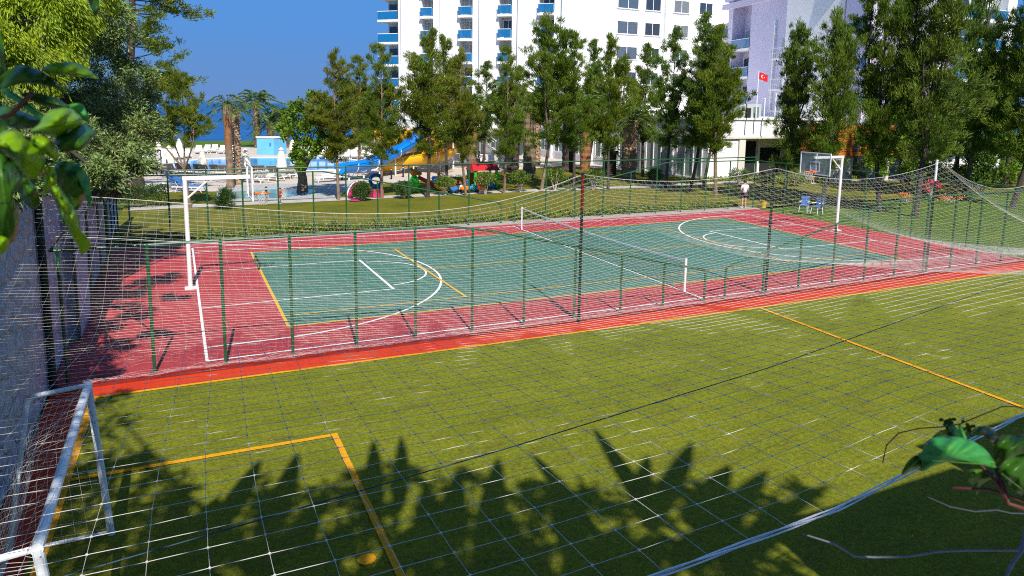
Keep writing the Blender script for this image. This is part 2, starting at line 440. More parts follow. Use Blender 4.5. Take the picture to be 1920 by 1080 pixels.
# ------------------------------------------------------------------ mesh helpers
class MB:
    def __init__(s):
        s.v, s.f, s.mi, s.cur, s.mats = [], [], [], 0, []

    def mat(s, m):
        if m not in s.mats:
            s.mats.append(m)
        s.cur = s.mats.index(m)
        return s

    def _add(s, vs, fs):
        o = len(s.v)
        s.v += [tuple(p) for p in vs]
        s.f += [tuple(i + o for i in f) for f in fs]
        s.mi += [s.cur] * len(fs)

    def box(s, c, d, rz=0.0, rot=None):
        cx, cy, cz = c
        hx, hy, hz = d[0] / 2, d[1] / 2, d[2] / 2
        M = rot if rot is not None else Matrix.Rotation(rz, 3, 'Z')
        vs = [M @ Vector((x, y, z)) + Vector(c) for x in (-hx, hx) for y in (-hy, hy) for z in (-hz, hz)]
        s._add(vs, [(0, 1, 3, 2), (4, 6, 7, 5), (0, 4, 5, 1), (2, 3, 7, 6), (0, 2, 6, 4), (1, 5, 7, 3)])
        return s

    def tube(s, pts, r, n=8, cap=True):
        pts = [Vector(p) for p in pts]
        rr = r if isinstance(r, (list, tuple)) else [r] * len(pts)
        vs, fs = [], []
        ref = None
        for i, p in enumerate(pts):
            t = (pts[min(i + 1, len(pts) - 1)] - pts[max(i - 1, 0)])
            t = t.normalized() if t.length > 1e-9 else Vector((0, 0, 1))
            if ref is None:
                ref = Vector((0, 0, 1)) if abs(t.z) < 0.9 else Vector((1, 0, 0))
            a = t.cross(ref)
            if a.length < 1e-6:
                a = t.cross(Vector((0, 1, 0)))
            a.normalize()
            b = t.cross(a)
            ref = -b if False else ref
            for k in range(n):
                an = 2 * math.pi * k / n
                vs.append(p + (a * math.cos(an) + b * math.sin(an)) * rr[i])
        for i in range(len(pts) - 1):
            for k in range(n):
                k2 = (k + 1) % n
                fs.append((i * n + k, i * n + k2, (i + 1) * n + k2, (i + 1) * n + k))
        if cap and n > 2:
            fs.append(tuple(range(n))[::-1])
            fs.append(tuple((len(pts) - 1) * n + k for k in range(n)))
        s._add(vs, fs)
        return s

    def lathe(s, c, prof, n=12, sx=1, sy=1):
        vs, fs = [], []
        for (r, z) in prof:
            for k in range(n):
                a = 2 * math.pi * k / n
                vs.append((c[0] + r * sx * math.cos(a), c[1] + r * sy * math.sin(a), c[2] + z))
        for i in range(len(prof) - 1):
            for k in range(n):
                k2 = (k + 1) % n
                fs.append((i * n + k, i * n + k2, (i + 1) * n + k2, (i + 1) * n + k))
        fs.append(tuple(range(n))[::-1])
        fs.append(tuple((len(prof) - 1) * n + k for k in range(n)))
        s._add(vs, fs)
        return s

    def ball(s, c, r, n=10, m=7):
        rx, ry, rz = (r, r, r) if isinstance(r, (int, float)) else r
        prof = [(math.sin(math.pi * i / m) + 1e-4, -math.cos(math.pi * i / m) * rz) for i in range(m + 1)]
        return s.lathe(c, prof, n, rx, ry)

    def quad(s, a, b, c, d):
        s._add([a, b, c, d], [(0, 1, 2, 3)])
        return s

    def poly(s, pts):
        s._add(pts, [tuple(range(len(pts)))])
        return s

    def slab(s, pts, z0, z1):
        n = len(pts)
        vs = [(p[0], p[1], z0) for p in pts] + [(p[0], p[1], z1) for p in pts]
        fs = [tuple(range(n))[::-1], tuple(range(n, 2 * n))] + [(i, (i + 1) % n, n + (i + 1) % n, n + i) for i in range(n)]
        s._add(vs, fs)
        return s

    def build(s, name, m=None, parent=None, smooth=False, off=None):
        me = bpy.data.meshes.new(name)
        v = s.v
        if off is None and parent is not None:
            off = world_off(parent)
        if off is not None:
            v = [(p[0] - off[0], p[1] - off[1], p[2] - off[2]) for p in v]
        me.from_pydata(v, [], s.f)
        if s.mats:
            for k in s.mats:
                me.materials.append(MT[k])
            me.polygons.foreach_set('material_index', s.mi)
        if m:
            me.materials.append(MT[m] if isinstance(m, str) else m)
        if smooth:
            me.polygons.foreach_set('use_smooth', [True] * len(me.polygons))
        me.update()
        o = bpy.data.objects.new(name, me)
        COL.objects.link(o)
        if parent is not None:
            o.parent = parent
        elif off is not None:
            o.location = off
        return o


def np_mesh(name, verts, faces, m, parent=None, smooth=False):
    """verts (N,3), faces (M,k)"""
    me = bpy.data.meshes.new(name)
    k = faces.shape[1]
    if parent is not None and world_off(parent) is not None:
        verts = verts - np.array(world_off(parent))
    me.vertices.add(len(verts))
    me.vertices.foreach_set('co', np.ascontiguousarray(verts, dtype=np.float32).ravel())
    me.loops.add(faces.size)
    me.loops.foreach_set('vertex_index', np.ascontiguousarray(faces, dtype=np.int32).ravel())
    me.polygons.add(len(faces))
    me.polygons.foreach_set('loop_start', np.arange(0, faces.size, k, dtype=np.int32))
    me.polygons.foreach_set('loop_total', np.full(len(faces), k, dtype=np.int32))
    me.update(calc_edges=True)
    me.materials.append(MT[m] if isinstance(m, str) else m)
    o = bpy.data.objects.new(name, me)
    COL.objects.link(o)
    if parent is not None:
        o.parent = parent
    return o


def leaves(P, D, L, Wd, rs=None, droop=0.0):
    """diamond leaf blades: P base points, D directions -> verts, faces"""
    rs = rs or rng
    P = np.asarray(P, float); D = np.asarray(D, float)
    n = len(P)
    D = D / (np.linalg.norm(D, axis=1, keepdims=True) + 1e-9)
    q = rs.normal(size=(n, 3))
    S = np.cross(D, q); S /= (np.linalg.norm(S, axis=1, keepdims=True) + 1e-9)
    L = np.broadcast_to(L, n)[:, None] * rs.uniform(0.7, 1.3, (n, 1)); Wd = np.broadcast_to(Wd, n)[:, None]
    mid = P + D * L * 0.5 + np.array([0, 0, droop]) * L
    V = np.stack([P, mid + S * Wd / 2, P + D * L - np.array([0, 0, droop]) * L, mid - S * Wd / 2], 1).reshape(-1, 3)
    Fc = np.arange(n * 4).reshape(n, 4)
    return V, Fc


def cords(segs, r):
    """list of polylines -> thin three-sided cords, as arrays"""
    A, B = [], []
    for pl in segs:
        pl = np.asarray(pl, float)
        A.append(pl[:-1]); B.append(pl[1:])
    A = np.concatenate(A); B = np.concatenate(B)
    t = B - A
    t /= (np.linalg.norm(t, axis=1, keepdims=True) + 1e-9)
    ref = np.where(np.abs(t[:, 2:3]) > 0.9, np.array([[1., 0, 0]]), np.array([[0, 0, 1.]]))
    a = np.cross(t, ref); a /= np.linalg.norm(a, axis=1, keepdims=True)
    b = np.cross(t, a)
    V = []
    for base in (A, B):
        for k in range(3):
            an = 2 * math.pi * k / 3 + 0.5
            V.append(base + (a * math.cos(an) + b * math.sin(an)) * r)
    V = np.stack(V, 1)
    n = len(A)
    idx = np.arange(n)[:, None] * 6
    fs = np.concatenate([idx + np.array([[k, (k + 1) % 3, 3 + (k + 1) % 3, 3 + k]]) for k in range(3)])
    return V.reshape(-1, 3), fs


# ------------------------------------------------------------------ naming
def tag(o, label, cat, group=None):
    o['label'] = label; o['category'] = cat
    if group:
        o['group'] = group
    return o


def thing(name, label, cat, loc=(0, 0, 0), rz=0.0, group=None, world=True):
    o = bpy.data.objects.new(name, None)
    COL.objects.link(o)
    o.location = loc
    o.rotation_euler = (0, 0, rz)
    o.empty_display_size = 0.2
    if world:
        o['_world'] = 1
    return tag(o, label, cat, group)


def kind(o, k='structure'):
    o['kind'] = k
    return o


def dup(root, loc, rz=0.0, s=1.0, label=None, group=None):
    r = root.copy(); COL.objects.link(r)
    r.location = loc; r.rotation_euler = (0, 0, rz)
    r.scale = (s, s, s) if isinstance(s, (int, float)) else s
    if label:
        r['label'] = label
    if group:
        r['group'] = group
    for ch in list(root.children):
        c = ch.copy(); COL.objects.link(c); c.parent = r
        for g2 in list(ch.children):
            d = g2.copy(); COL.objects.link(d); d.parent = c
    return r


def ordn(i, n=None, right=False):
    W = ['first', 'second', 'third', 'fourth', 'fifth', 'sixth', 'seventh', 'eighth', 'ninth', 'tenth', 'eleventh', 'twelfth',
         'thirteenth', 'fourteenth', 'fifteenth', 'sixteenth', 'seventeenth', 'eighteenth', 'nineteenth', 'twentieth']
    return W[i]

# ================================================================== SETTING: ground sheets
TZ = -0.09                                    # the turf pitch lies a little below the hard court


def sheet(name, pts, z, m, k='structure', th=None):
    mb = MB()
    if th:
        mb.slab(pts, z - th, z)
    else:
        mb.poly([(p[0], p[1], z) for p in pts])
    return kind(mb.build(name, m), k)


sheet('ground', [(-400, -300), (500, -300), (500, 107.5), (-400, 107.5)], TZ - 0.06, 'lawn_far', th=4.0)
sheet('sea', [(-30000, 100), (40000, 100), (40000, 50000), (-30000, 50000)], -3.4, 'sea')
sheet('lawn', [(-3.3, 16.0), (75, 16.0), (75, 36.5), (-3.3, 36.5)], -0.012, 'lawn')
sheet('playground_grass', [(9.5, 28.9), (43, 28.9), (43, 34.2), (36, 47), (29, 44), (23, 40.5), (17.5, 37.2), (13.2, 36.0), (9.5, 33.0)], 0.002, 'lawn')
sheet('court_surround', [(-3.05, -0.34), (31.6, -0.34), (31.6, 15.35), (-3.05, 15.35)], 0.0, 'red', th=0.3)
sheet('fence_kerb', [(-3.05, 15.352), (32.2, 15.352), (32.2, 16.35), (-3.05, 16.35)], 0.012, 'concrete', th=0.3)
A_, B_, C_, D_ = g(471, 474), g(541, 613), g(1690, 486), g(1362, 409)
sheet('court_surface', [A_, B_, C_, D_], 0.004, 'green')
sheet('turf', [(-2.3, -1.05), (45, -1.25), (45, -16), (-2.75, -16)], TZ, 'turf')
sheet('red_strip', [(-3.05, -16), (-2.2, -16), (-2.2, -2), (-3.05, -2)], TZ - 0.006, 'strip')
sheet('red_strip', [(-3.05, -2), (45, -2), (45, -0.34), (-3.05, -0.34)], TZ - 0.006, 'strip')
mb = MB(); mb.slab([(-3.05, -0.375), (31.6, -0.375), (31.6, -0.341), (-3.05, -0.341)], TZ - 0.05, -0.004)
kind(mb.build('court_kerb', 'stripdark'))


def line_pts(mb, pts, wd, z):
    """painted stripe along a polyline"""
    P = [Vector((p[0], p[1])) for p in pts]
    L, Rr = [], []
    for i, p in enumerate(P):
        a = P[max(i - 1, 0)]; b = P[min(i + 1, len(P) - 1)]
        t = (b - a).normalized(); nn = Vector((-t.y, t.x)) * wd / 2
        L.append(p + nn); Rr.append(p - nn)
    o = len(mb.v)
    mb.v += [(p.x, p.y, z) for p in L] + [(p.x, p.y, z) for p in Rr]
    n = len(P)
    for i in range(n - 1):
        mb.f.append((o + n + i, o + n + i + 1, o + i + 1, o + i)); mb.mi.append(mb.cur)


wl = MB(); yl = MB()
O0, O1, O2, O3 = (0, 0.08), (0.0, 14.5), (29.45, 15.0), (29.1, 0.1)
line_pts(wl, [O0, O1], 0.07, 0.012); line_pts(wl, [O1, O2], 0.07, 0.0125); line_pts(wl, [O2, O3], 0.07, 0.013); line_pts(wl, [O3, O0], 0.07, 0.0135)
LC = 14.75
line_pts(wl, [(LC - 0.1, 0.1), (LC + 0.15, 14.7)], 0.06, 0.014)
# free-throw keys, circles and three-point arcs of both ends
for sgn, x0, yc in ((1, 0.0, 7.3), (-1, 29.3, 7.55)):
    X = lambda d: x0 + sgn * d
    line_pts(wl, [(X(0.05), yc - 2.45), (X(5.85), yc - 2.4)], 0.06, 0.0145)
    line_pts(wl, [(X(0.05), yc + 2.45), (X(5.85), yc + 2.4)], 0.06, 0.0148)
    line_pts(wl, [(X(5.85), yc + 2.42), (X(5.85), yc - 2.42)], 0.09, 0.0152)
    line_pts(wl, [(X(5.87 + 1.8 * math.cos(t)), yc + 1.9 * math.sin(t)) for t in np.linspace(-1.5, 1.5, 24)], 0.07, 0.0156)
    ar = [(X(0.05), yc - 6.2)] + [(X(1.6 + 6.4 * math.cos(t)), yc + 6.2 * math.sin(t)) for t in np.linspace(-math.pi / 2, math.pi / 2, 48)] + [(X(0.05), yc + 6.2)]
    line_pts(wl, ar, 0.08, 0.016)
for a, b, z in ((A_, B_, 0.018), (B_, C_, 0.0185), (C_, D_, 0.019), (D_, A_, 0.0195)):
    line_pts(yl, [a, b], 0.09, z)
line_pts(yl, [(2.14, 11.2), (27.1, 11.6)], 0.06, 0.0205)
line_pts(yl, [(2.12, 3.1), (26.6, 3.0)], 0.06, 0.021)
line_pts(yl, [(7.7, 11.3), (7.7, 3.1)], 0.09, 0.0215)
line_pts(yl, [(21.7, 11.5), (21.6, 3.1)], 0.07, 0.022)
line_pts(yl, [(7.7, 7.2), (21.6, 7.3)], 0.06, 0.0225)
kind(wl.build('court_markings', 'wline')); kind(yl.build('court_markings', 'yline'))
yt = MB()
z = TZ + 0.012
line_pts(yt, [(-2.25, -1.02), (12, -1.22), (45, -1.42)], 0.10, z)
line_pts(yt, [(-2.22, -1.0), (-2.5, -16)], 0.13, z + 0.0015)
line_pts(yt, [(-2.3, -4.62), (2.05, -4.72)], 0.11, z + 0.003)
line_pts(yt, [(2.0, -4.66), (1.96, -11.8)], 0.11, z + 0.0045)
line_pts(yt, [(15.8, -1.3), (15.4, -9.3), (15.2, -16)], 0.11, z + 0.006)
yt.poly([(1.65 + 0.125 * math.cos(a), -8.6 + 0.125 * math.sin(a), z + 0.0075) for a in np.linspace(0, 2 * math.pi, 20, endpoint=False)])
kind(yt.build('pitch_markings', 'yturf'))
sheet('path', [(-3, 27.0), (5, 27.3), (21, 27.9), (32, 27.4), (41, 27.9), (60, 24.6), (60, 26.0), (41.5, 29.3), (32, 28.7), (21, 29.2), (5, 28.7), (-3, 28.4)], 0.006, 'path')
sheet('pool_deck', [(-12, 37.5), (4, 34.5), (9.3, 33.2), (13.2, 36.1), (17.5, 37.3), (23, 40.6), (29, 44.1), (36, 47.2), (43, 34.5), (46, 34.5), (46, 85), (-12, 85)], -0.004, 'deck')
sheet('kid_pool_terrace', [(1.6, 29.2), (9.0, 29.0), (10.6, 33.4), (11.5, 37.2), (6, 38.5), (2.2, 37.8)], 0.008, 'cobble')
sheet('kid_pool', [(2.6, 30.5), (5.5, 30.0), (7.7, 31.5), (8.4, 34.0), (5.2, 35.0), (2.9, 34.2)], 0.020, 'kidpool')
# swimming pool with a raised white rim
pp = [(-1.9, 52.3), (3.5, 49.2), (8, 48.1), (13.3, 48.6), (15.8, 51.5), (17.6, 57.0), (16.6, 61.5), (12.5, 65.0), (7, 66.5), (2.3, 65.5), (-1.5, 59)]
sheet('pool', pp, 0.012, 'pool')
mb = MB()
for i in range(len(pp)):
    a = Vector((*pp[i], 0)); b = Vector((*pp[(i + 1) % len(pp)], 0))
    d = (b - a); mb.box((a + b) / 2 + Vector((0, 0, 0.03)), (d.length + 0.2, 0.35, 0.10), rz=math.atan2(d.y, d.x))
kind(mb.build('pool_rim', 'trim'))
sheet('sea_promenade', [(-60, 85.2), (90, 85.2), (90, 87), (-60, 87)], 0.0, 'path')

# ================================================================== stone wall on the left, with its pier and posts
w1 = thing('stone_wall', 'tall rubble stone retaining wall in blue shade along the left edge of the pitches', 'wall', (-3.3, 0, 0))
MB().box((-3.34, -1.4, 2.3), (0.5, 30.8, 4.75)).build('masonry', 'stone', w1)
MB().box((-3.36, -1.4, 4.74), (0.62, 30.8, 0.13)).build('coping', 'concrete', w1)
for i, (y, L) in enumerate(((4.3, 2.4),)):
    MB().box((-3.0, y, 2.2), (0.3, L, 4.5)).build('buttress', 'stone', w1)
tr = sheet('terrace', [(-20, -16.2), (60, -16.2), (60, -40), (-20, -40)], 4.35, 'concrete', th=4.4)
sheet('upper_garden', [(-3.6, -16.2), (-3.6, 13.9), (-60, 13.9), (-60, -16.2)], 4.3, 'lawn_far', th=4.4)

# ================================================================== chain-link fences round the court


def fence(name, label, prof, posts, base, rails, group=None, cell=0.085, tall=None, wire=True):
    """prof: [(s,h)...] top profile along the run; base(s)->(x,y)"""
    b0 = base(posts[0][0])
    t = thing(name, label, 'fence', (b0[0], b0[1], 0), group=group)
    S = [p[0] for p in prof]; Hh = [p[1] for p in prof]
    for s, h in posts:
        x, y = base(s)
        m = MB(); m.tube([(x, y, -0.02), (x, y, h)], 0.036, 8); m.tube([(x, y, h), (x, y, h + 0.03)], 0.036, 8)
        m.build('post', 'postgreen', t)
    for rl in rails:
        MB().tube([(*base(s), z) for s, z in rl], 0.032, 8).build('rail', 'postgreen', t)
    if wire:
        s0, s1 = S[0], S[-1]
        segs = []
        hm = max(Hh)
        for sg in (1, -1):
            c = s0 - hm if sg > 0 else s0
            end = s1 if sg > 0 else s1 + hm
            while c < end:
                # z = sg*(s-c)
                za = 0.03
                pts = []
                zz = za
                while zz < hm:
                    s_ = c + sg * zz
                    if s0 <= s_ <= s1 and zz <= np.interp(s_, S, Hh):
                        pts.append((*base(s_), zz))
                    elif pts:
                        if len(pts) > 1:
                            segs.append([pts[0], pts[-1]])
                        pts = []
                    zz += 0.1
                if len(pts) > 1:
                    segs.append([pts[0], pts[-1]])
                c += cell * 1.414
        V, Fc = cords(segs, 0.0011)
        np_mesh('chain_link', V, Fc, 'wire', t)
    return t


near = lambda s: (s, -0.27)
far = lambda s: (s, 15.85)
pn = [-1.09, 0.39, 1.9, 3.45, 4.98, 6.56, 8.1, 9.72, 11.3, 12.85, 14.45]


def hp(prof, s):
    return float(np.interp(s, [p[0] for p in prof], [p[1] for p in prof]))


prof = [(-2.9, 2.93), (5.8, 2.93), (7.0, 2.75), (14.2, 1.08), (14.45, 1.0)]
fence('chain_link_fence', 'green chain-link fence between turf and red court, left half, its top sloping down', prof,
      [(-2.75, 2.93)] + [(s, hp(prof, s)) for s in pn], near, [prof[:-1] + [(14.45, 0.95)]])
prof = [(15.28, 1.0), (15.5, 1.1), (22.6, 2.75), (23.6, 2.93), (31.5, 2.93)]
fence('chain_link_fence', 'green chain-link fence between turf and red court, right half, rising from the gap', prof,
      [(s, hp(prof, s)) for s in (15.28, 16.9, 18.5, 20.1, 21.7, 23.3, 24.9, 26.5, 28.1, 29.7, 31.4)], near, [prof])
prof = [(-2.9, 2.95), (5.6, 2.95), (14.4, 1.12), (14.7, 1.0)]
pf = [-2.3, -0.8, 0.7, 2.15, 3.66, 5.2, 6.7, 8.2, 9.75, 11.3, 12.9, 14.7]
fence('chain_link_fence', 'green chain-link fence behind the court in front of the lawn, left half', prof,
      [(s, 3.14 if i % 2 == 0 else hp(prof, s)) for i, s in enumerate(pf)], far, [prof, [(-2.9, 3.14), (15.1, 3.14)]], cell=0.11)
prof = [(15.45, 1.0), (15.8, 1.12), (25.2, 2.95), (32, 2.95)]
pf = [15.5, 17.3, 19.1, 20.9, 22.7, 24.5, 26.3, 28.1, 29.9, 31.9]
fence('chain_link_fence', 'green chain-link fence behind the court by the shaded trees, right half', prof,
      [(s, 3.14 if i % 2 == 1 else hp(prof, s)) for i, s in enumerate(pf)], far, [prof, [(15.1, 3.14), (32, 3.14)]], cell=0.11)
prof = [(0, 2.95), (16.1, 2.95)]
fence('chain_link_fence', 'dark green chain-link fence closing the right end of the court', prof,
      [(s, 2.95) for s in (2.7, 5.4, 8.1, 10.8, 13.5)], lambda s: (31.75, s - 0.25), [prof], cell=0.11)
prof = [(0, 2.95), (16.0, 2.95)]
fence('chain_link_fence', 'dark green chain-link fence at the foot of the stone wall beside the court', prof,
      [(s, 2.95) for s in (3.2, 6.4, 9.6, 12.8)], lambda s: (-2.86, s - 0.2), [prof], cell=0.11)

# ================================================================== the ball-stop net: roof over the turf, hanging curtain, ropes, posts
posts = [(-3.0, -0.4, 4.12, 'stone wall, beside the goal'), (9.78, -0.43, 4.2, 'middle of the court fence'), (17.0, -0.3, 4.2, 'gap in the court fence'), (25.2, -0.2, 4.25, 'far right basket')]
for i, (x, y, h, wh) in enumerate(posts):
    lb = ['thick dark net post standing against the stone wall behind the goal', 'tall net post, dark red above and green below, left of the fence gap',
          'tall dark green net post just right of the fence gap', 'tall net post with a pale top where the net peaks, at far right'][i]
    t = thing('net_post', lb, 'post', (x, y, 0), group='tall posts carrying the ball-stop net')
    r = 0.075 if i == 0 else 0.042
    MB().tube([(x, y, -0.1), (x, y, h)], r, 10).build('pole', 'postdark', t)
    m = MB(); m.tube([(x, y, h - 0.02), (x, y, h + 0.03)], r * 1.15, 10); m.tube([(x - 0.06, y, h - 0.05), (x + 0.06, y, h - 0.05)], 0.012, 6)
    m.build('cap', 'whitemetal' if i == 3 else 'postdark', t)
    if i == 3:
        MB().tube([(x, y, h - 0.75), (x, y, h - 0.03)], r * 1.06, 10).build('sleeve', 'whitemetal', t)
    if i == 1:
        MB().tube([(x, y, h - 1.0), (x, y, h - 0.03)], r * 1.06, 10).build('sleeve', mat('dark_red_paint', (0.12, 0.01, 0.01), rough=0.5), t)

XS = [-4.5, -3.0, 9.78, 17.0, 25.2, 33.5, 44]
ZP = [4.3, 4.1, 4.18, 4.18, 4.22, 4.1, 4.1]
SAG = [0.0, 0.80, 0.30, 0.5, 1.1, 0.5]


def rope_z(x):
    x = np.asarray(x, float)
    z = np.zeros_like(x)
    for i in range(len(XS) - 1):
        k = (x >= XS[i]) & (x <= XS[i + 1])
        u = (x - XS[i]) / (XS[i + 1] - XS[i])
        uu = u ** 1.45 if i == 1 else u
        zz = ZP[i] * (1 - u) + ZP[i + 1] * u - SAG[i] * 4 * uu * (1 - uu)
        z = np.where(k, zz, z)
    return z


Y0, Y1 = -15.0, -0.36


def near_edge(x):
    return np.interp(x, [1.0, 2.4, 4.4, 8, 30], [-15.25, -15.2, -14.92, -14.82, -14.7])


def roof_z(x, y):
    x = np.asarray(x, float); y = np.asarray(y, float)
    t = np.clip((y - Y0) / (Y1 - Y0), 0, 1)
    near_z = 4.1
    a = np.interp(x, [-4.5, 0, 8, 16, 22, 30, 44], [0.9, 0.9, 1.0, 1.3, 1.8, 2.0, 2.0])
    # the sheet sags most towards its far third
    sag = a * 4 * t ** 1.7 * (1 - t ** 1.7)
    wob = 0.035 * np.sin(x * 0.9 + 1.3 * np.sin(y * 0.5)) * np.sin(t * math.pi) + 0.02 * np.sin(y * 1.7 + x * 0.4) * np.sin(t * math.pi)
    return near_z * (1 - t) + rope_z(x) * t - sag + wob


net = thing('safety_net', 'huge white cord net roofing the turf pitch and hanging down along the court fence', 'net', (0, -0.36, 4.1))
segs = []
x0, x1 = -4.2, 41.0
nx = int((x1 - x0) / 0.245); ny = int((Y1 - Y0) / 0.178)
gx = np.linspace(x0, x1, nx + 1); gy = np.linspace(Y0, Y1, ny + 1)
GX, GY = np.meshgrid(gx, gy)
jx = 0.003 * rng.normal(size=GX.shape); jz = 0.002 * rng.normal(size=GX.shape)
warp = 0.10 * np.sin(GY * 0.55 + GX * 0.12)
PX = GX + warp + jx * 0.5; PYY = GY + 0.03 * np.sin(GX * 0.35) + (near_edge(GX) - Y0) * (1 - (GY - Y0) / (Y1 - Y0)); PZ = roof_z(GX, GY) + jz
for i in range(ny + 1):
    segs.append(np.stack([PX[i], PYY[i], PZ[i]], 1))
for j in range(nx + 1):
    segs.append(np.stack([PX[:, j], PYY[:, j], PZ[:, j]], 1))
V, Fc = cords(segs, 0.0016)
np_mesh('roof_netting', V, Fc, 'net', net)
kn = MB()
for i in range(0, 34):
    for j in range(10, 60):
        if abs(PYY[i, j] + 12) < 5:
            kn.box((PX[i, j], PYY[i, j], PZ[i, j]), (0.008, 0.008, 0.008), rz=0.6)
kn.build('knots', 'net', net)
# hanging curtain
segs = []
cx = np.arange(-2.9, 31.5, 0.155); nz = 34
T = np.linspace(0, 1, nz + 1)
CXg, Tg = np.meshgrid(cx, T)
top = rope_z(CXg)
sl = 0.35 * np.sin(CXg * 0.45) + 0.25 * np.sin(CXg * 1.3 + 1)
CZg = top * (1 - Tg) + 0.03 * Tg - 0.10 * np.sin(Tg * math.pi) + 0.02 * rng.normal(size=CXg.shape) * Tg
CYg = -0.40 - 0.06 * np.sin(CXg * 0.8) * np.sin(Tg * math.pi) + 0.9 * Tg * np.exp(-((CXg + 1.2) / 1.3) ** 2) * 0.9
CXg2 = CXg + sl * np.sin(Tg * math.pi) * 0.5 + 0.012 * rng.normal(size=CXg.shape)
for i in range(nz + 1):
    segs.append(np.stack([CXg2[i], CYg[i], CZg[i]], 1))
for j in range(len(cx)):
    segs.append(np.stack([CXg2[:, j], CYg[:, j], CZg[:, j]], 1))
V, Fc = cords(segs, 0.0011)
np_mesh('hanging_netting', V, Fc, 'net', net)
# bundled foot of the curtain lying on the kerb
segs = []
for k in range(9):
    xs = np.arange(-2.9 + random.random(), 31, 0.35)
    segs.append(np.stack([xs, -0.42 + 0.05 * rng.normal(size=len(xs)), 0.03 + 0.05 * np.abs(rng.normal(size=len(xs)))], 1))
V, Fc = cords(segs, 0.0014)
np_mesh('gathered_hem', V, Fc, 'net', net)
xs = np.linspace(-4.4, 40, 160)
MB().tube([(x, Y1, float(rope_z(x))) for x in xs], 0.0045, 6).build('head_rope', 'net', net)
m = MB()
for ph in (0, 2.1, 4.2):
    pts = []
    for x in np.linspace(-4.2, 16, 340):
        y = float(near_edge(x)) + 0.03 * math.sin(x * 0.35); zz = float(roof_z(x, Y0))
        a = x * 4.0 + ph
        pts.append((x, y + 0.010 * math.cos(a), zz + 0.009 * math.sin(a)))
    m.tube(pts, 0.0042, 6)
m.build('edge_rope', 'rope', net)
xs = np.linspace(-4, 22, 60)
# a second thin rope inside the net (left) and the long drooping one on the right
MB().tube([(x, -2.2 - 0.03 * x, float(roof_z(x, -2.2)) + 0.02) for x in np.linspace(-4, 1.2, 40)], 0.004, 5).build('inner_rope', 'rope', net)
cab = thing('steel_cable', 'long dark cable slung diagonally just below the net over the turf', 'cable', (-2, -14.1, 3.8))
c0, c1, c2, c3 = g(150, 1072, 3.75), g(960, 838, 3.7), g(1440, 690, 3.72), g(1800, 562, 3.8)
cp = [c0 + (c0 - c1) * 0.8, c0, c1, c2, c3, c3 + (c3 - c2) * 1.5]
MB().tube(cp, 0.004, 6).build('strand', 'cable', cab)

# ================================================================== football goal
gl = thing('football_goal', 'small white tubular football goal with flaking paint and a torn net, at lower left', 'goal', (-1.55, -8.0, TZ))
hh = 2.2
fp = Vector((-1.52, -6.55, TZ)); npst = Vector((-1.60, -9.45, TZ))
ft = g(165, 722, TZ + hh); nt_ = g(70, 1028, TZ + hh)
npst = Vector((nt_.x + 0.20, nt_.y + 0.02, TZ))
MB().tube([fp, fp * 0.5 + ft * 0.5, ft], 0.048, 12).build('goalpost', 'rust', gl)
MB().tube([npst, nt_], 0.048, 12).build('goalpost', 'rust', gl)
MB().tube([ft + Vector((0, 0.03, 0)), ft * 0.5 + nt_ * 0.5, nt_ - Vector((0, 0.03, 0))], 0.052, 12).build('crossbar', 'rust', gl)
for tp, bp in ((ft, fp), (nt_, npst)):
    b1 = tp + Vector((-0.62, 0, -0.05)); b2 = Vector((tp.x - 1.05, bp.y, TZ + 0.04))
    MB().tube([tp, b1, b1 + Vector((-0.10, 0, -0.10)), b2], 0.032, 10).build('stanchion', 'rust', gl)
    MB().tube([bp + Vector((0, 0, 0.04)), b2], 0.028, 10).build('ground_bar', 'rust', gl)
MB().tube([Vector((ft.x - 1.05, fp.y, TZ + 0.04)), Vector((nt_.x - 1.05, npst.y, TZ + 0.04))], 0.028, 10).build('ground_bar', 'rust', gl)
segs = []
path = lambda yy, s: Vector((np.interp(s, [0, 0.3, 1], [ft.x, ft.x - 0.66, ft.x - 1.03]), yy, np.interp(s, [0, 0.3, 1], [TZ + hh - 0.03, TZ + hh - 0.16, TZ + 0.06])))
ys = np.linspace(nt_.y + 0.05, ft.y - 0.05, 28)
G2 = []
for yy in ys:
    G2.append([path(yy + 0.03 * random.gauss(0, 1), s) + Vector((0.10 * math.sin(s * 3.1), 0.06 * math.sin(s * 6 + yy * 3), -0.07 * math.sin(s * 3.1))) for s in np.linspace(0, 1, 24)])
for c in G2:
    segs.append([tuple(p) for p in c])
for k in range(24):
    segs.append([tuple(c[k]) for c in G2])
for yy in (ft.y, nt_.y):
    for s in np.linspace(0.05, 1, 16):
        p = path(yy, s)
        segs.append([tuple(p), (float(np.interp(p.z, [TZ, TZ + hh], [-1.54, ft.x])), yy, p.z - 0.05)])
    for u in np.linspace(0.1, 0.9, 7):
        segs.append([(np.interp(z_, [0, 1.9], [-1.54 - 1.2 * u, -1.8 - 0.62 * u]), yy, TZ + z_) for z_ in np.linspace(0.05, 1.8 - 0.1 * u, 8)])
V, Fc = cords(segs, 0.0022)
np_mesh('goal_net', V, Fc, 'net', gl)

# ================================================================== basketball hoops


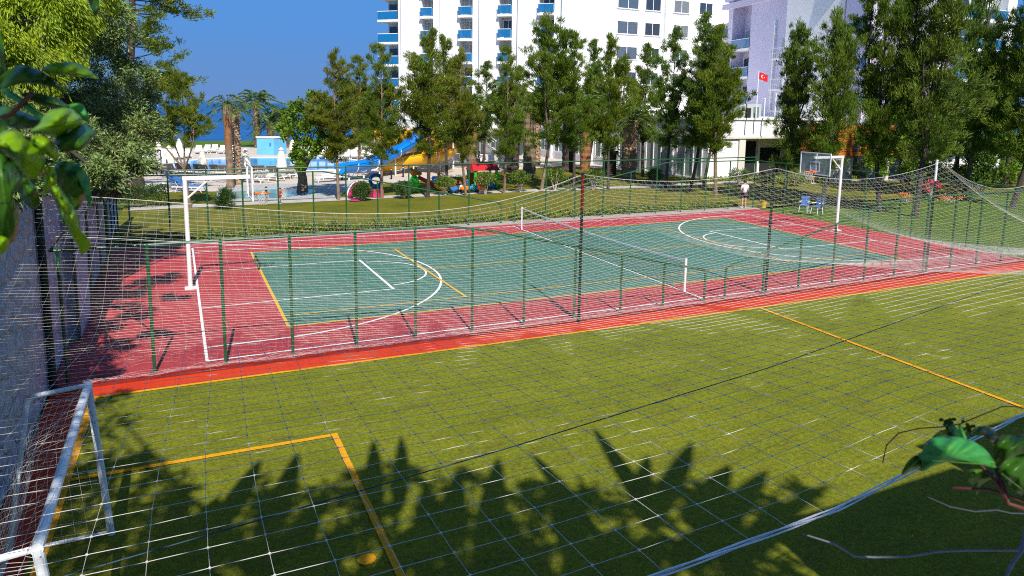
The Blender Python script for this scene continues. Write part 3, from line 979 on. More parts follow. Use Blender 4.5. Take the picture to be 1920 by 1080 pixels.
def hoop(label, bx, by, sgn, reach, H):
    t = thing('basketball_hoop', label, 'basketball hoop', (bx, by, 0), group='basketball hoops')
    MB().tube([(bx, by, 0), (bx, by, H)], 0.07, 12).build('pole', 'whitemetal', t)
    MB().box((bx, by, 0.02), (0.34, 0.34, 0.04)).build('base_plate', 'whitemetal', t)
    MB().box((bx + sgn * reach / 2, by, H - 0.03), (reach + 0.14, 0.12, 0.12)).build('arm', 'whitemetal', t)
    MB().tube([(bx, by, H - 0.72), (bx + sgn * 0.72, by, H - 0.08)], 0.032, 8).build('brace', 'whitemetal', t)
    xb = bx + sgn * reach
    m = MB()
    fr = 0.045
    y0, y1, z0, z1 = by - 0.9, by + 0.9, 2.92, 3.97
    m.box((xb, by, z0), (fr, 1.8 + fr, fr)); m.box((xb, by, z1), (fr, 1.8 + fr, fr)); m.box((xb, y0, (z0 + z1) / 2), (fr, fr, 1.05 - fr)); m.box((xb, y1, (z0 + z1) / 2), (fr, fr, 1.05 - fr))
    m.box((xb - sgn * 0.06, by, 3.45), (0.03, 0.09, 1.0))
    bb = m.build('backboard_frame', 'whitemetal', t)
    MB().box((xb, by, 3.445), (0.012, 1.75, 1.0)).build('backboard', glass_mat('acrylic_board', (0.55, 0.6, 0.62), 0.15, 0.22), t)
    m = MB()
    xs_ = xb + sgn * 0.012
    for (yy, zz, a, b_) in ((by, 3.08, 0.59, 0.05), (by, 3.53, 0.59, 0.05), (by - 0.27, 3.305, 0.05, 0.40), (by + 0.27, 3.305, 0.05, 0.40)):
        m.box((xs_, yy, zz), (0.008, a, b_))
    m.build('target_square', 'whitemetal', t)
    m = MB(); xc = xb + sgn * 0.40
    ring = [(xc + 0.225 * math.cos(a), by + 0.225 * math.sin(a), 3.05) for a in np.linspace(0, 2 * math.pi, 25)]
    m.tube(ring, 0.016, 6); m.box((xb + sgn * 0.1, by, 3.04), (0.2, 0.16, 0.08)); m.box((xb + sgn * 0.19, by - 0.1, 3.04), (0.3, 0.02, 0.03)); m.box((xb + sgn * 0.19, by + 0.1, 3.04), (0.3, 0.02, 0.03))
    rim = m.build('rim', 'p_orange', t)
    sg_ = []
    for k in range(12):
        a = 2 * math.pi * k / 12
        sg_.append([(xc + r_ * math.cos(a + tw), by + r_ * math.sin(a + tw), z_) for r_, z_, tw in ((0.22, 3.05, 0), (0.19, 2.94, 0.26), (0.16, 2.84, 0), (0.14, 2.74, 0.26), (0.13, 2.65, 0))])
        sg_.append([(xc + r_ * math.cos(a + tw), by + r_ * math.sin(a + tw), z_) for r_, z_, tw in ((0.22, 3.05, 0), (0.19, 2.94, -0.26), (0.16, 2.84, 0), (0.14, 2.74, -0.26), (0.13, 2.65, 0))])
    V, Fc = cords(sg_, 0.006)
    np_mesh('hoop_net', V, Fc, 'net', t)
    return t


hoop('white basketball hoop with orange rim at the left end of the court, by the wall', -0.21, 7.47, 1, 1.95, 3.64)
hoop('white basketball hoop with clear backboard at the far right end of the court', 29.86, 7.87, -1, 1.85, 3.78)

# ================================================================== tennis net across the middle
tn = thing('tennis_net', 'low dark tennis net with a white top band across the middle of the green court', 'net', (14.75, 7.4, 0))
TA, TB = Vector((14.68, 0.98, 0)), Vector((14.90, 13.8, 0))
for p in (TA, TB):
    m = MB(); m.tube([p, p + Vector((0, 0, 1.09))], 0.045, 10); m.tube([p + Vector((0, 0, 1.09)), p + Vector((0, 0, 1.12))], 0.05, 10)
    m.build('net_post', 'whitemetal', tn)
nn = 60
tp = [TA.lerp(TB, k / nn) + Vector((0, 0, 1.05 - 0.14 * 4 * (k / nn) * (1 - k / nn))) for k in range(nn + 1)]
m = MB()
for a, b in zip(tp[:-1], tp[1:]):
    d = b - a
    m.box((a + b) / 2, (d.length + 0.002, 0.02, 0.055), rot=d.to_track_quat('X', 'Z').to_matrix())
m.build('head_band', 'rope', tn)
segs = []
for k in range(0, 290):
    u = k / 289
    p = TA.lerp(TB, u); h = 1.03 - 0.14 * 4 * u * (1 - u)
    segs.append([(p.x, p.y, 0.08), (p.x, p.y, h)])
for z_ in np.linspace(0.08, 1.0, 18):
    segs.append([(TA.lerp(TB, k / nn).x, TA.lerp(TB, k / nn).y, z_ * (1 - 0.13 * 4 * (k / nn) * (1 - k / nn))) for k in range(nn + 1)])
V, Fc = cords(segs, 0.0014)
np_mesh('netting', V, Fc, 'black', tn)

# ================================================================== BUILDINGS
def frame_line(c, az):
    """local frame of a facade: u along it, n outward (left of travel is outward chosen by caller)"""
    u = Vector((math.sin(az), math.cos(az), 0))
    return u


def wallbox(mb, c, u, n, s0, s1, z0, z1, d0, d1):
    """box on a facade: s along u, depth d0..d1 measured outward along n"""
    ps = [c + u * s + n * d for s, d in ((s0, d0), (s1, d0), (s1, d1), (s0, d1))]
    mb.slab([(p.x, p.y) for p in ps], z0, z1)
    return mb


def hit(px, c, u):
    """distance along facade line (c,u) of the sight line through image column px"""
    d = _fw + _rt * ((px - 960) / F)
    A = np.array([[u.x, -d.x], [u.y, -d.y]])
    return float(np.linalg.solve(A, np.array([CAM.x - c.x, CAM.y - c.y]))[0])


def balcony(parent, c, u, n, s0, s1, zf, dep=1.3, hgt=2.75, out=0.25, railc='blueglass', door=True, skip_side=False):
    """one recessed balcony: slab, glass front, handrail, glazed door, chair"""
    m = MB(); wallbox(m, c, u, n, s0 - 0.05, s1 + 0.05, zf - 0.28, zf, -dep + 0.02, out)
    sl = m.build('balcony_slab', 'trim', parent)
    m = MB(); wallbox(m, c, u, n, s0, s1, zf + 0.06, zf + 1.02, out - 0.06, out - 0.03)
    wallbox(m, c, u, n, s0, s0 + 0.03, zf + 0.06, zf + 1.02, 0.0, out - 0.07)
    m.build('glass_railing', railc, parent)
    m = MB(); wallbox(m, c, u, n, s0 - 0.02, s1 + 0.02, zf + 1.03, zf + 1.09, out - 0.08, out - 0.01)
    m.build('handrail', 'trim', parent)
    if door:
        m = MB(); w_ = s1 - s0
        wallbox(m, c, u, n, s0 + 0.12 * w_, s1 - 0.12 * w_, zf + 0.03, zf + 2.2, -dep + 0.02, -dep + 0.06)
        d = m.build('balcony_door', 'curtain' if random.random() < 0.5 else 'winglass', parent)
        m = MB()
        for a, b, z0, z1 in ((0.10, 0.14, 0.03, 2.25), (0.86, 0.90, 0.03, 2.25), (0.48, 0.52, 0.03, 2.25)):
            wallbox(m, c, u, n, s0 + a * w_, s0 + b * w_, zf + z0, zf + z1, -dep + 0.065, -dep + 0.11)
        wallbox(m, c, u, n, s0 + 0.10 * w_, s0 + 0.90 * w_, zf + 2.2, zf + 2.27, -dep + 0.112, -dep + 0.13)
        m.build('door_frame', 'trim', parent)


def balcony_chair(parent, c, u, n, s, zf, d):
    m = MB()
    wallbox(m, c, u, n, s, s + 0.42, zf + 0.40, zf + 0.45, d, d + 0.42); wallbox(m, c, u, n, s, s + 0.05, zf + 0.45, zf + 0.86, d, d + 0.42)
    for a in (0, 0.37):
        for b in (0, 0.37):
            wallbox(m, c, u, n, s + a, s + a + 0.05, zf, zf + 0.40, d + b, d + b + 0.05)
    m.build('balcony_chair', 'plastic', parent)


def window(parent, c, u, n, s0, s1, z0, z1, d=0.0, m_='winglass'):
    m = MB(); wallbox(m, c, u, n, s0, s1, z0, z1, d - 0.10, d + 0.012)
    f = m.build('window', m_, parent)
    m = MB()
    for a, b, e, h in ((s0 - 0.05, s0 + 0.03, z0, z1), (s1 - 0.03, s1 + 0.05, z0, z1), ((s0 + s1) / 2 - 0.03, (s0 + s1) / 2 + 0.03, z0, z1)):
        wallbox(m, c, u, n, a, b, e, h, d, d + 0.05)
    wallbox(m, c, u, n, s0 - 0.12, s1 + 0.12, z0 - 0.09, z0 - 0.005, d, d + 0.14)
    wallbox(m, c, u, n, s0 - 0.05, s1 + 0.05, z1 + 0.003, z1 + 0.06, d, d + 0.06)
    m.build('window_frame', 'trim', f)
    if f.parent:
        for ch in f.children:
            pass


# children of a world-built part: keep vertex data in the thing's frame
def reparent_fix():
    pass


# --- main hotel tower ---------------------------------------------------------
C1 = g(1110, 296); C1.z = 0
uL = Vector((math.sin(R(-46)), math.cos(R(-46)), 0)); nL = Vector((-math.cos(R(-46)), math.sin(R(-46)), 0))   # outward towards the camera
if nL.dot(CAM - C1) < 0:
    nL = -nL
ht = thing('hotel_building', 'tall white hotel block with columns of blue glass balconies, behind the pine row', 'building', (C1.x, C1.y, 0))
HT = 27.0
sEnd = hit(750, C1, uL)
cols = [(hit(a, C1, uL), hit(b, C1, uL)) for a, b in ((1031, 1003), (955, 931), (884, 860), (813, 792))]
m = MB()
edges = [0.0] + [v for c in cols for v in c] + [sEnd]
# solid strips between the recesses
for a, b in zip(edges[0::2], edges[1::2]):
    wallbox(m, C1, uL, nL, a, b, 0, HT, -9, 0)
for a, b in cols:
    wallbox(m, C1, uL, nL, a, b, 0, HT, -9, -1.35)
m.build('wall', 'white', ht)
m = MB()
for px in (757, 828, 898, 967, 1046):
    s = hit(px, C1, uL); wallbox(m, C1, uL, nL, s - 0.28, s + 0.05, 0, HT, 0.0, 0.28)
m.build('pilaster', 'white', ht)
m = MB()
for px in (762, 833, 903, 972, 1052):
    s = hit(px, C1, uL); wallbox(m, C1, uL, nL, s - 0.08, s + 0.08, 3, HT - 3.8, 0.0, 0.12)
m.build('downpipe', 'trim', ht)
for (a, b) in cols:
    for k in range(-3, 4):
        zf = 14.35 + 2.85 * k
        balcony(ht, C1, uL, nL, a + 0.03, b - 0.03, zf, 1.33, 2.8, 0.45)
        if random.random() < 0.7:
            balcony_chair(ht, C1, uL, nL, a + random.uniform(0.2, 0.8), zf, random.uniform(-0.6, -0.1))
# balcony stack on the far left end
for k in range(-3, 4):
    zf = 14.1 + 2.85 * k
    sa, sb = sEnd + 0.02, sEnd + 2.9
    m = MB(); wallbox(m, C1, uL, nL, sa, sb, zf - 0.28, zf, -3.2, 0.25); m.build('balcony_slab', 'trim', ht)
    m = MB(); wallbox(m, C1, uL, nL, sa, sb - 0.03, zf + 0.03, zf + 1.02, 0.17, 0.21); wallbox(m, C1, uL, nL, sb - 0.06, sb - 0.02, zf + 0.03, zf + 1.02, -3.1, 0.16)
    m.build('glass_railing', 'blueglass', ht)
    m = MB(); wallbox(m, C1, uL, nL, sa, sb, zf + 1.03, zf + 1.1, 0.15, 0.23); m.build('handrail', 'trim', ht)
    m = MB(); wallbox(m, C1, uL, nL, sa + 0.9, sa + 2.0, zf + 0.02, zf + 2.1, -1.5, -1.44); m.build('balcony_door', 'winglass', ht)
m = MB(); wallbox(m, C1, uL, nL, sEnd + 0.0, sEnd + 2.2, 3.0, HT - 1, -9, -1.5); m.build('end_wall', 'grey', ht)
# right facade, parallel to the court, with paired windows
uR, nR = Vector((1, 0, 0)), Vector((0, -1, 0))
sR = hit(1346, C1, uR)
rec = hit(1228, C1, uR)
m = MB()
wallbox(m, C1 + Vector((0.02, 0, 0)), uR, nR, 0, rec - 0.35, 0, HT, -12, 0)
wallbox(m, C1, uR, nR, rec - 0.35, rec + 0.35, 0, HT, -12, -0.45)
wallbox(m, C1, uR, nR, rec + 0.35, sR + 14, 0, HT, -12, -0.02)
m.build('side_wall', 'white', ht)
for (pa, pb) in ((1145, 1182), (1195, 1222), (1246, 1273), (1292, 1315)):
    a, b = hit(pa, C1, uR), hit(pb, C1, uR)
    for k in range(-2, 4):
        z0 = 14.9 + 2.98 * k
        window(ht, C1, uR, nR, a, b, z0, z0 + 1.42, 0.0, random.choice(['winglass', 'winglass', 'winglass2', 'wincurtain']))
m = MB(); wallbox(m, C1, uL, nL, -0.3, sEnd + 0.4, HT, HT + 0.5, -9.3, 0.35); wallbox(m, C1, uR, nR, -0.2, sR + 14.2, HT + 0.002, HT + 0.52, -12, 0.3)
m.build('parapet', 'trim', ht)
# ground-floor details left of the podium
m = MB(); wallbox(m, C1, uL, nL, hit(1000, C1, uL), hit(765, C1, uL), 2.9, 3.4, 0.0, 2.6); m.build('canopy', 'cream', ht)
for px in (990, 940, 890, 850):
    s = hit(px, C1, uL)
    m = MB(); wallbox(m, C1, uL, nL, s - 1.4, s + 1.4, 0.1, 2.6, 0.0, 0.06); m.build('window', 'shopglass', ht)
s = hit(852, C1, uL); m = MB(); wallbox(m, C1, uL, nL, s - 0.55, s + 0.55, 0.02, 3.3, 2.65, 3.2); m.build('stone_pier', 'brick', ht)
s = hit(765, C1, uL); m = MB(); wallbox(m, C1, uL, nL, s - 2.6, s + 2.4, 0.02, 3.9, 0.3, 1.4); m.build('plinth', 'grey', ht)

# --- single-storey pavilion (podium) ------------------------------------------
Pc = Vector((40.23, 29.6, 0))
pv = thing('pavilion', 'long low white flat-roofed pavilion with tall glazing beside the path', 'building', (Pc.x, Pc.y, 0))
m = MB()
m.slab([(Pc.x, Pc.y + 0.4), (Pc.x + 22, Pc.y + 0.4), (Pc.x + 22, Pc.y + 40), (Pc.x, Pc.y + 40)], 3.7, 5.15)
m.slab([(Pc.x + 0.12, Pc.y + 2.6), (Pc.x + 21, Pc.y + 2.6), (Pc.x + 21, Pc.y + 39), (Pc.x + 0.12, Pc.y + 39)], 0, 3.699)
m.slab([(Pc.x + 0.12, Pc.y + 0.5), (Pc.x + 3.4, Pc.y + 0.5), (Pc.x + 3.4, Pc.y + 2.6), (Pc.x + 0.12, Pc.y + 2.6)], 0, 3.699)
m.build('wall', 'white', pv)
m = MB(); m.slab([(Pc.x - 0.12, Pc.y + 0.28), (Pc.x + 22.2, Pc.y + 0.28), (Pc.x + 22.2, Pc.y + 40.2), (Pc.x - 0.12, Pc.y + 40.2)], 5.151, 5.33); m.build('roof_edge', 'trim', pv)
m = MB(); m.slab([(Pc.x - 0.1, Pc.y + 0.3), (Pc.x + 22, Pc.y + 0.3), (Pc.x + 22, Pc.y + 0.39), (Pc.x - 0.1, Pc.y + 0.39)], 3.55, 3.75); m.build('lintel', 'cream', pv)
uP, nP = Vector((0, 1, 0)), Vector((-1, 0, 0))
cP = Vector((Pc.x + 0.12, Pc.y, 0))
for i in range(8):
    s0 = 1.2 + i * 4.6
    z0, z1 = (0.15, 3.4) if i < 3 else (0.9, 3.0)
    m = MB(); wallbox(m, cP, uP, nP, s0, s0 + 3.4, z0, z1, 0.0, 0.03)
    wdw = m.build('window', 'curtain' if i in (0, 1) else 'shopglass', pv)
    m = MB()
    for a in (0, 1.13, 2.27, 3.4):
        wallbox(m, cP, uP, nP, s0 + a - 0.05, s0 + a + 0.05, z0, z1, 0.031, 0.09)
    wallbox(m, cP, uP, nP, s0 - 0.1, s0 + 3.5, z1, z1 + 0.12, 0.0, 0.11); wallbox(m, cP, uP, nP, s0 - 0.1, s0 + 3.5, z0 - 0.12, z0, 0.0, 0.12)
    m.build('window_frame', 'trim', wdw)
    if i > 0:
        m = MB(); wallbox(m, cP, uP, nP, s0 - 0.85, s0 - 0.5, 0, 3.68, 0.0, 0.3); m.build('pilaster', 'white', pv)
uF, nF = Vector((1, 0, 0)), Vector((0, -1, 0))
cF = Vector((Pc.x, Pc.y + 2.6, 0))
for a, b, h in ((4.6, 7.4, 3.2), (8.0, 10.4, 2.6), (14.2, 17.4, 3.0)):
    m = MB(); wallbox(m, cF, uF, nF, a, b, 0.05, h, 0.0, 0.05); m.build('entrance', 'darkin', pv)  # flat panels on the wall; the openings' inner shade is in their dark colour
m = MB(); wallbox(m, cF, uF, nF, 7.45, 7.6, 0.05, 3.4, 0.0, 0.3); wallbox(m, cF, uF, nF, 5.95, 6.05, 0.05, 3.2, 0.055, 0.1); m.build('door_frame', 'trim', pv)
for s in (3.8, 10.9, 13.6, 18.2):
    m = MB(); wallbox(m, Vector((Pc.x, Pc.y + 0.4, 0)), uF, nF, s - 0.35, s + 0.35, 0, 3.699, -0.9, 0.0); m.build('column', 'cream', pv)

# --- hotel wing on the right, lilac shade tint on its side --------------------------------------------
Cr = Vector((56.3, 31.0, 0))
az = R(10)
u2 = Vector((math.sin(az), math.cos(az), 0)); n2 = Vector((-math.cos(az), math.sin(az), 0))
rw = thing('hotel_wing', 'hotel wing with side wall coloured in lilac shade and sunlit white balcony front, upper right', 'building', (Cr.x, Cr.y, 0))
sW = hit(1345, Cr, u2)
HR = 18.6
recs = [(hit(1600, Cr, u2) + 0.1, hit(1556, Cr, u2)), (hit(1386, Cr, u2), hit(1353, Cr, u2))]
m = MB()
wallbox(m, Cr, u2, n2, recs[0][1], recs[1][0], 0, HR, -8, 0)
for a, b in recs:
    wallbox(m, Cr, u2, n2, a, b, 0, HR, -8, -1.6)
wallbox(m, Cr, u2, n2, recs[1][1], sW, 0, HR, -8, 0)
wallbox(m, Cr, u2, n2, 0.0, recs[0][0], 0, HR, -8, 0)
m.build('side_wall', 'lav', rw)
m = MB(); wallbox(m, Cr, u2, n2, -0.2, sW + 0.6, HR - 0.9, HR - 0.3, 0.0, 0.55); wallbox(m, Cr, u2, n2, -0.2, sW + 0.5, HR, HR + 0.8, -8, 0.3); m.build('cornice', 'lav', rw)
for (a, b) in recs:
    for zf in (0.5, 3.3, 6.55, 9.8, 13.0):
        if zf > 4:
            balcony(rw, Cr, u2, n2, a + 0.05, b - 0.05, zf, 1.58, 2.8, 0.1)
# small white railed balconies and a drainpipe
for zf in (4.9, 8.2, 11.4):
    a, b = hit(1471, Cr, u2), hit(1440, Cr, u2)
    m = MB(); wallbox(m, Cr, u2, n2, a, b, zf - 0.15, zf, 0.0, 1.0); m.build('balcony_slab', 'trim', rw)
    m = MB()
    for k in range(9):
        s = a + (b - a) * k / 8; wallbox(m, Cr, u2, n2, s - 0.03, s + 0.03, zf, zf + 1.0, 0.92, 0.98)
    wallbox(m, Cr, u2, n2, a, b, zf + 1.0, zf + 1.07, 0.9, 1.0); wallbox(m, Cr, u2, n2, a, b, zf + 0.5, zf + 0.54, 0.981, 1.0)
    m.build('railing', 'whitemetal', rw)
    m = MB(); wallbox(m, Cr, u2, n2, a + 0.5, b - 0.5, zf + 0.05, zf + 2.0, 0.0, 0.05); m.build('balcony_door', 'curtain', rw)
s = hit(1486, Cr, u2); m = MB(); wallbox(m, Cr, u2, n2, s - 0.1, s + 0.1, 4, HR - 1.2, 0.0, 0.2); m.build('downpipe', 'trim', rw)
s = hit(1432, Cr, u2); m = MB(); wallbox(m, Cr, u2, n2, s - 0.1, s + 0.1, 6, HR - 3.2, 0.0, 0.2); m.build('downpipe', 'trim', rw)
sF = hit(1862, Cr, uR)
frec = [(hit(1611, Cr, uR), hit(1690, Cr, uR)), (hit(1752, Cr, uR), hit(1846, Cr, uR))]
m = MB()
ee = [0.0, frec[0][0], frec[0][1], frec[1][0], frec[1][1], sF]
for a, b in ((ee[0], ee[1]), (ee[2], ee[3]), (ee[4], ee[5])):
    wallbox(m, Cr, uR, nR, a, b, 0, HR, -7, 0.03)
for a, b in frec:
    wallbox(m, Cr, uR, nR, a, b, 0, HR, -7, -1.5)
m.build('front_wall', 'white', rw)
for q, (a, b) in enumerate(frec):
    for zf in (3.3, 6.5, 9.75, 12.95, 16.0):
        zf -= 0.25 * q
        balcony(rw, Cr, uR, nR, a + 0.05, b - 0.05, zf, 1.48, 2.8, 0.2)
# small link block with a blue balcony between the two hotels
lb_ = Vector((*g(1343, 297).xy, 0))
lk = thing('link_block', 'small white stair block with a narrow blue balcony between the two hotels', 'building', (lb_.x, lb_.y, 0))
sx = hit(1334, lb_, uR)
MB().slab([(lb_.x + sx + 0.9, lb_.y), (lb_.x + 9, lb_.y), (lb_.x + 9, lb_.y + 6), (lb_.x + sx + 0.9, lb_.y + 6)], 0, 16.4).build('wall', 'white', lk)
for zf in (12.9, 15.1):
    MB().box((lb_.x + sx + 0.7, lb_.y - 0.5, zf), (1.6, 1.2, 1.0)).build('glass_railing', 'blueglass', lk)
    MB().box((lb_.x + sx + 0.7, lb_.y - 0.5, zf - 0.6), (1.8, 1.4, 0.18)).build('balcony_slab', 'trim', lk)

# --- orange slatted timber kiosk, under the right-hand trees ------------------
ok = thing('timber_kiosk', 'kiosk clad in orange timber slats over pale columns, half hidden by the pines', 'kiosk', (50.2, 25.2, 0))
m = MB()
for k in range(13):
    m.box((53.2, 25.0, 2.35 + k * 0.2), (7.0, 0.06, 0.17)); m.box((49.72, 27.0, 2.35 + k * 0.2), (0.06, 4.0, 0.17))
m.build('slatted_fascia', 'timber', ok)
MB().box((53.2, 27.1, 3.55), (6.86, 4.0, 2.55)).build('upper_box', 'wood', ok)
for x in (50.1, 51.6, 54.4, 56.2):
    MB().box((x, 25.4, 1.12), (0.75, 0.4, 2.23)).build('column', 'cream', ok)
MB().box((53.2, 28.6, 1.12), (6.5, 0.3, 2.23)).build('back_wall', 'cream', ok)
m = MB(); m.box((51.9, 24.93, 2.75), (0.5, 0.04, 0.16)); m.box((52.1, 24.93, 3.1), (0.4, 0.04, 0.16)); m.build('sign', 'p_blue', ok)

# --- flagpole on the pavilion roof --------------------------------------------
fpz = 5.33
fb = ray(1417, 222, 60.0)
fp_ = Vector((fb.x, fb.y, fpz))
ft_ = fp_ + Vector((0.0, 0, 3.9))
fl = thing('flagpole', 'white flagpole flying a small red flag with white crescent and star', 'flagpole', fp_)
MB().tube([fp_, ft_], [0.06, 0.045], 8).build('pole', 'whitemetal', fl)
m = MB(); nxf, nzf = 10, 6
fu = Vector((math.sin(R(100)), math.cos(R(100)), 0))
W_, H_ = 0.85, 0.58


def fpt(a, b, e=0.0):
    p = ft_ + Vector((0, 0, -0.08)) + fu * (0.06 + a * W_) + Vector((0, 0, -b * H_ - 0.22 * a))
    return p + Vector((fu.y, -fu.x, 0)) * (0.07 * math.sin(a * 6) + e)


for i in range(nxf):
    for j in range(nzf):
        m.quad(fpt(i / nxf, j / nzf), fpt((i + 1) / nxf, j / nzf), fpt((i + 1) / nxf, (j + 1) / nzf), fpt(i / nxf, (j + 1) / nzf))
flg = m.build('flag', 'flag', fl)
m = MB()
for e in (0.012, -0.012):
    oc = [(0.36 + 0.25 * math.cos(t) * H_ / W_, 0.5 + 0.25 * math.sin(t)) for t in np.linspace(0.65, 2 * math.pi - 0.65, 22)]
    ic = [(0.42 + 0.20 * math.cos(t) * H_ / W_, 0.5 + 0.20 * math.sin(t)) for t in np.linspace(0.8, 2 * math.pi - 0.8, 22)]
    for k in range(21):
        m.quad(fpt(*oc[k], e), fpt(*oc[k + 1], e), fpt(*ic[k + 1], e), fpt(*ic[k], e))
    st = []
    for k in range(10):
        rr = 0.12 if k % 2 == 0 else 0.05
        a = math.pi + k * math.pi / 5
        st.append(fpt(0.62 + rr * math.cos(a) * H_ / W_, 0.5 + rr * math.sin(a), e))
    cc = fpt(0.62, 0.5, e)
    for k in range(10):
        m.poly([cc, st[k], st[(k + 1) % 10]])
m.build('crescent_and_star', 'flagw', flg)
for i, px in enumerate((1432, 1452)):
    b_ = ray(px, 222, 60.5); b_.z = fpz
    t = thing('roof_mast', ['thin white mast on the pavilion roof, right of the flag', 'thin white mast on the pavilion roof nearest the big dark pine'][i], 'mast', b_)
    MB().tube([b_, b_ + Vector((0, 0, 1.6 + 0.4 * i))], 0.06, 8).build('shaft', 'whitemetal', t)
    MB().ball(b_ + Vector((0, 0, 1.62 + 0.4 * i)), 0.08).build('finial', 'whitemetal', t)
gh = ray(1398, 212, 62); gh.z = fpz
t = thing('roof_cabin', 'small grey cabin with a dark door on the pavilion roof left of the flag', 'cabin', gh)
MB().box(gh + Vector((0, 0, 0.6)), (2.4, 1.2, 1.2)).build('cabin_wall', 'grey', t)
MB().box(gh + Vector((-0.3, -0.62, 0.42)), (0.6, 0.05, 0.85)).build('door', 'darkin', t)
MB().box(gh + Vector((0.6, -0.62, 0.5)), (0.6, 0.05, 0.9)).build('panel', 'shopglass', t)

# --- garden wall on the terrace to the right of the viewer: its straight top shades the lower right of the pitch
bh = thing('terrace_wall', 'plain plastered terrace wall beside the viewer whose straight shadow falls on the turf at lower right', 'wall', (12, -16.8, 4.35))
m = MB(); m.slab([(6.35, -16.45), (10.8, -16.45), (10.8, -16.85), (6.35, -16.85)], 4.36, 6.30); m.slab([(10.801, -16.45), (42, -16.45), (42, -16.85), (10.801, -16.85)], 4.36, 7.15)
m.build('wall', 'white', bh)
m = MB(); m.slab([(10.75, -16.40), (42.1, -16.40), (42.1, -16.9), (10.75, -16.9)], 7.151, 7.22); m.build('coping', 'concrete', bh)
m = MB(); m.slab([(6.3, -16.40), (10.745, -16.40), (10.745, -16.9), (6.3, -16.9)], 6.301, 6.37); m.build('coping', 'concrete', bh)

# ================================================================== POOL GARDEN FURNITURE
bw = g(484, 291); bx2 = g(534, 289)
t = thing('pump_house', 'pale blue painted masonry box beside the far edge of the pool', 'pump house', (9.3, 71.3, 0))
MB().slab([(8.2, 71.0), (10.0, 70.2), (11.6, 71.6), (11.4, 73.2), (8.4, 73.2)], 0, 1.55 + 0.4).build('wall', 'bluewall', t)
MB().slab([(8.12, 70.95), (10.0, 70.1), (11.7, 71.55), (11.5, 73.3), (8.3, 73.3)], 1.951, 2.05).build('cap', 'trim', t)
MB().box((9.6, 70.3, 1.25), (0.18, 0.05, 0.3)).build('hatch', 'p_blue', t)

ca = g(273, 326); cb = g(302, 325)
t = thing('changing_cabin', 'grey panelled changing cabin with white frame, left of the pool', 'cabin', (ca.x, ca.y, 0))
d = (cb - ca)
ln = d.length + 0.2
cc_ = (ca + cb) / 2
m = MB()
for k in range(3):
    p = ca + d * (0.14 + 0.36 * k); m.box((p.x, p.y, 0.95), (d.length * 0.33, 0.05, 1.7))
m.build('panel', 'grey', t)
m = MB()
for k in (-0.04, 0.32, 0.68, 1.04):
    p = ca + d * k; m.box((p.x, p.y - 0.03, 0.95), (0.07, 0.09, 1.95))
m.box((cc_.x, cc_.y - 0.03, 1.95), (ln, 0.1, 0.07)); m.box((cc_.x, cc_.y - 0.03, 0.06), (ln, 0.1, 0.07))
m.build('frame', 'black', t)
MB().box((cb.x + 0.28, cb.y, 1.0), (0.25, 0.4, 2.0)).build('side_post', 'whitemetal', t)
MB().box((ca.x - 0.35, ca.y + 0.6, 1.0), (0.6, 0.6, 2.0)).build('side_wall', 'white', t)

t = thing('wall_gate', 'tall pale blue slatted gate in the garden wall, beside the big trees', 'gate', (-3.6, 18.6, 0))
for k in range(3):
    MB().box((-3.2 + 0.02 * k, 17.0 + k * 1.5, 1.9), (0.10, 1.15, 3.6)).build('leaf_panel', 'bluewall', t)
m = MB()
for k in range(4):
    m.box((-3.19 + 0.02 * k, 16.28 + k * 1.48, 1.95), (0.14, 0.12, 3.9))
m.build('gate_post', 'black', t)


def make_lounger(label, group, canv='plastic', up=0.42):
    up *= 1.25
    t = thing('sun_lounger', label, 'sun lounger', (0, 0, 0), group=group, world=False)
    m = MB()
    for y in (-0.31, 0.31):
        m.box((0.0, y, 0.33), (1.95, 0.05, 0.06))
        for x in (-0.72, 0.62):
            m.tube([(x, y, 0.31), (x + (-0.12 if x < 0 else 0.12), y, 0)], 0.025, 5)
    for x in (-0.95, 0.95, 0.2):
        m.box((x, 0, 0.33), (0.05, 0.62, 0.05))
    m.build('frame', 'plastic', t)
    m = MB(); m.box((-0.33, 0, 0.375), (1.2, 0.56, 0.025)); m.build('seat', canv, t)
    a = math.atan2(up, 0.65)
    rot = Matrix.Rotation(-a, 3, 'Y')
    m = MB(); m.box((0.29 + 0.36 * math.cos(a), 0, 0.385 + 0.36 * math.sin(a)), (0.74, 0.58, 0.03), rot=rot); m.build('backrest', canv, t)
    m = MB(); m.tube([(0.78, -0.2, 0.65), (0.62, -0.2, 0.35)], 0.015, 4); m.tube([(0.78, 0.2, 0.65), (0.62, 0.2, 0.35)], 0.015, 4); m.build('prop', 'plastic', t)
    return t


def row(proto, pts, rz, lab, grp, jit=6):
    used = [False]
    for i, (px, py) in enumerate(pts):
        p = g(px, py)
        a = rz + R(random.uniform(-jit, jit))
        o = dup(proto, (p.x, p.y, 0.0), a, 1.12, label=lab % ordn(i), group=grp)


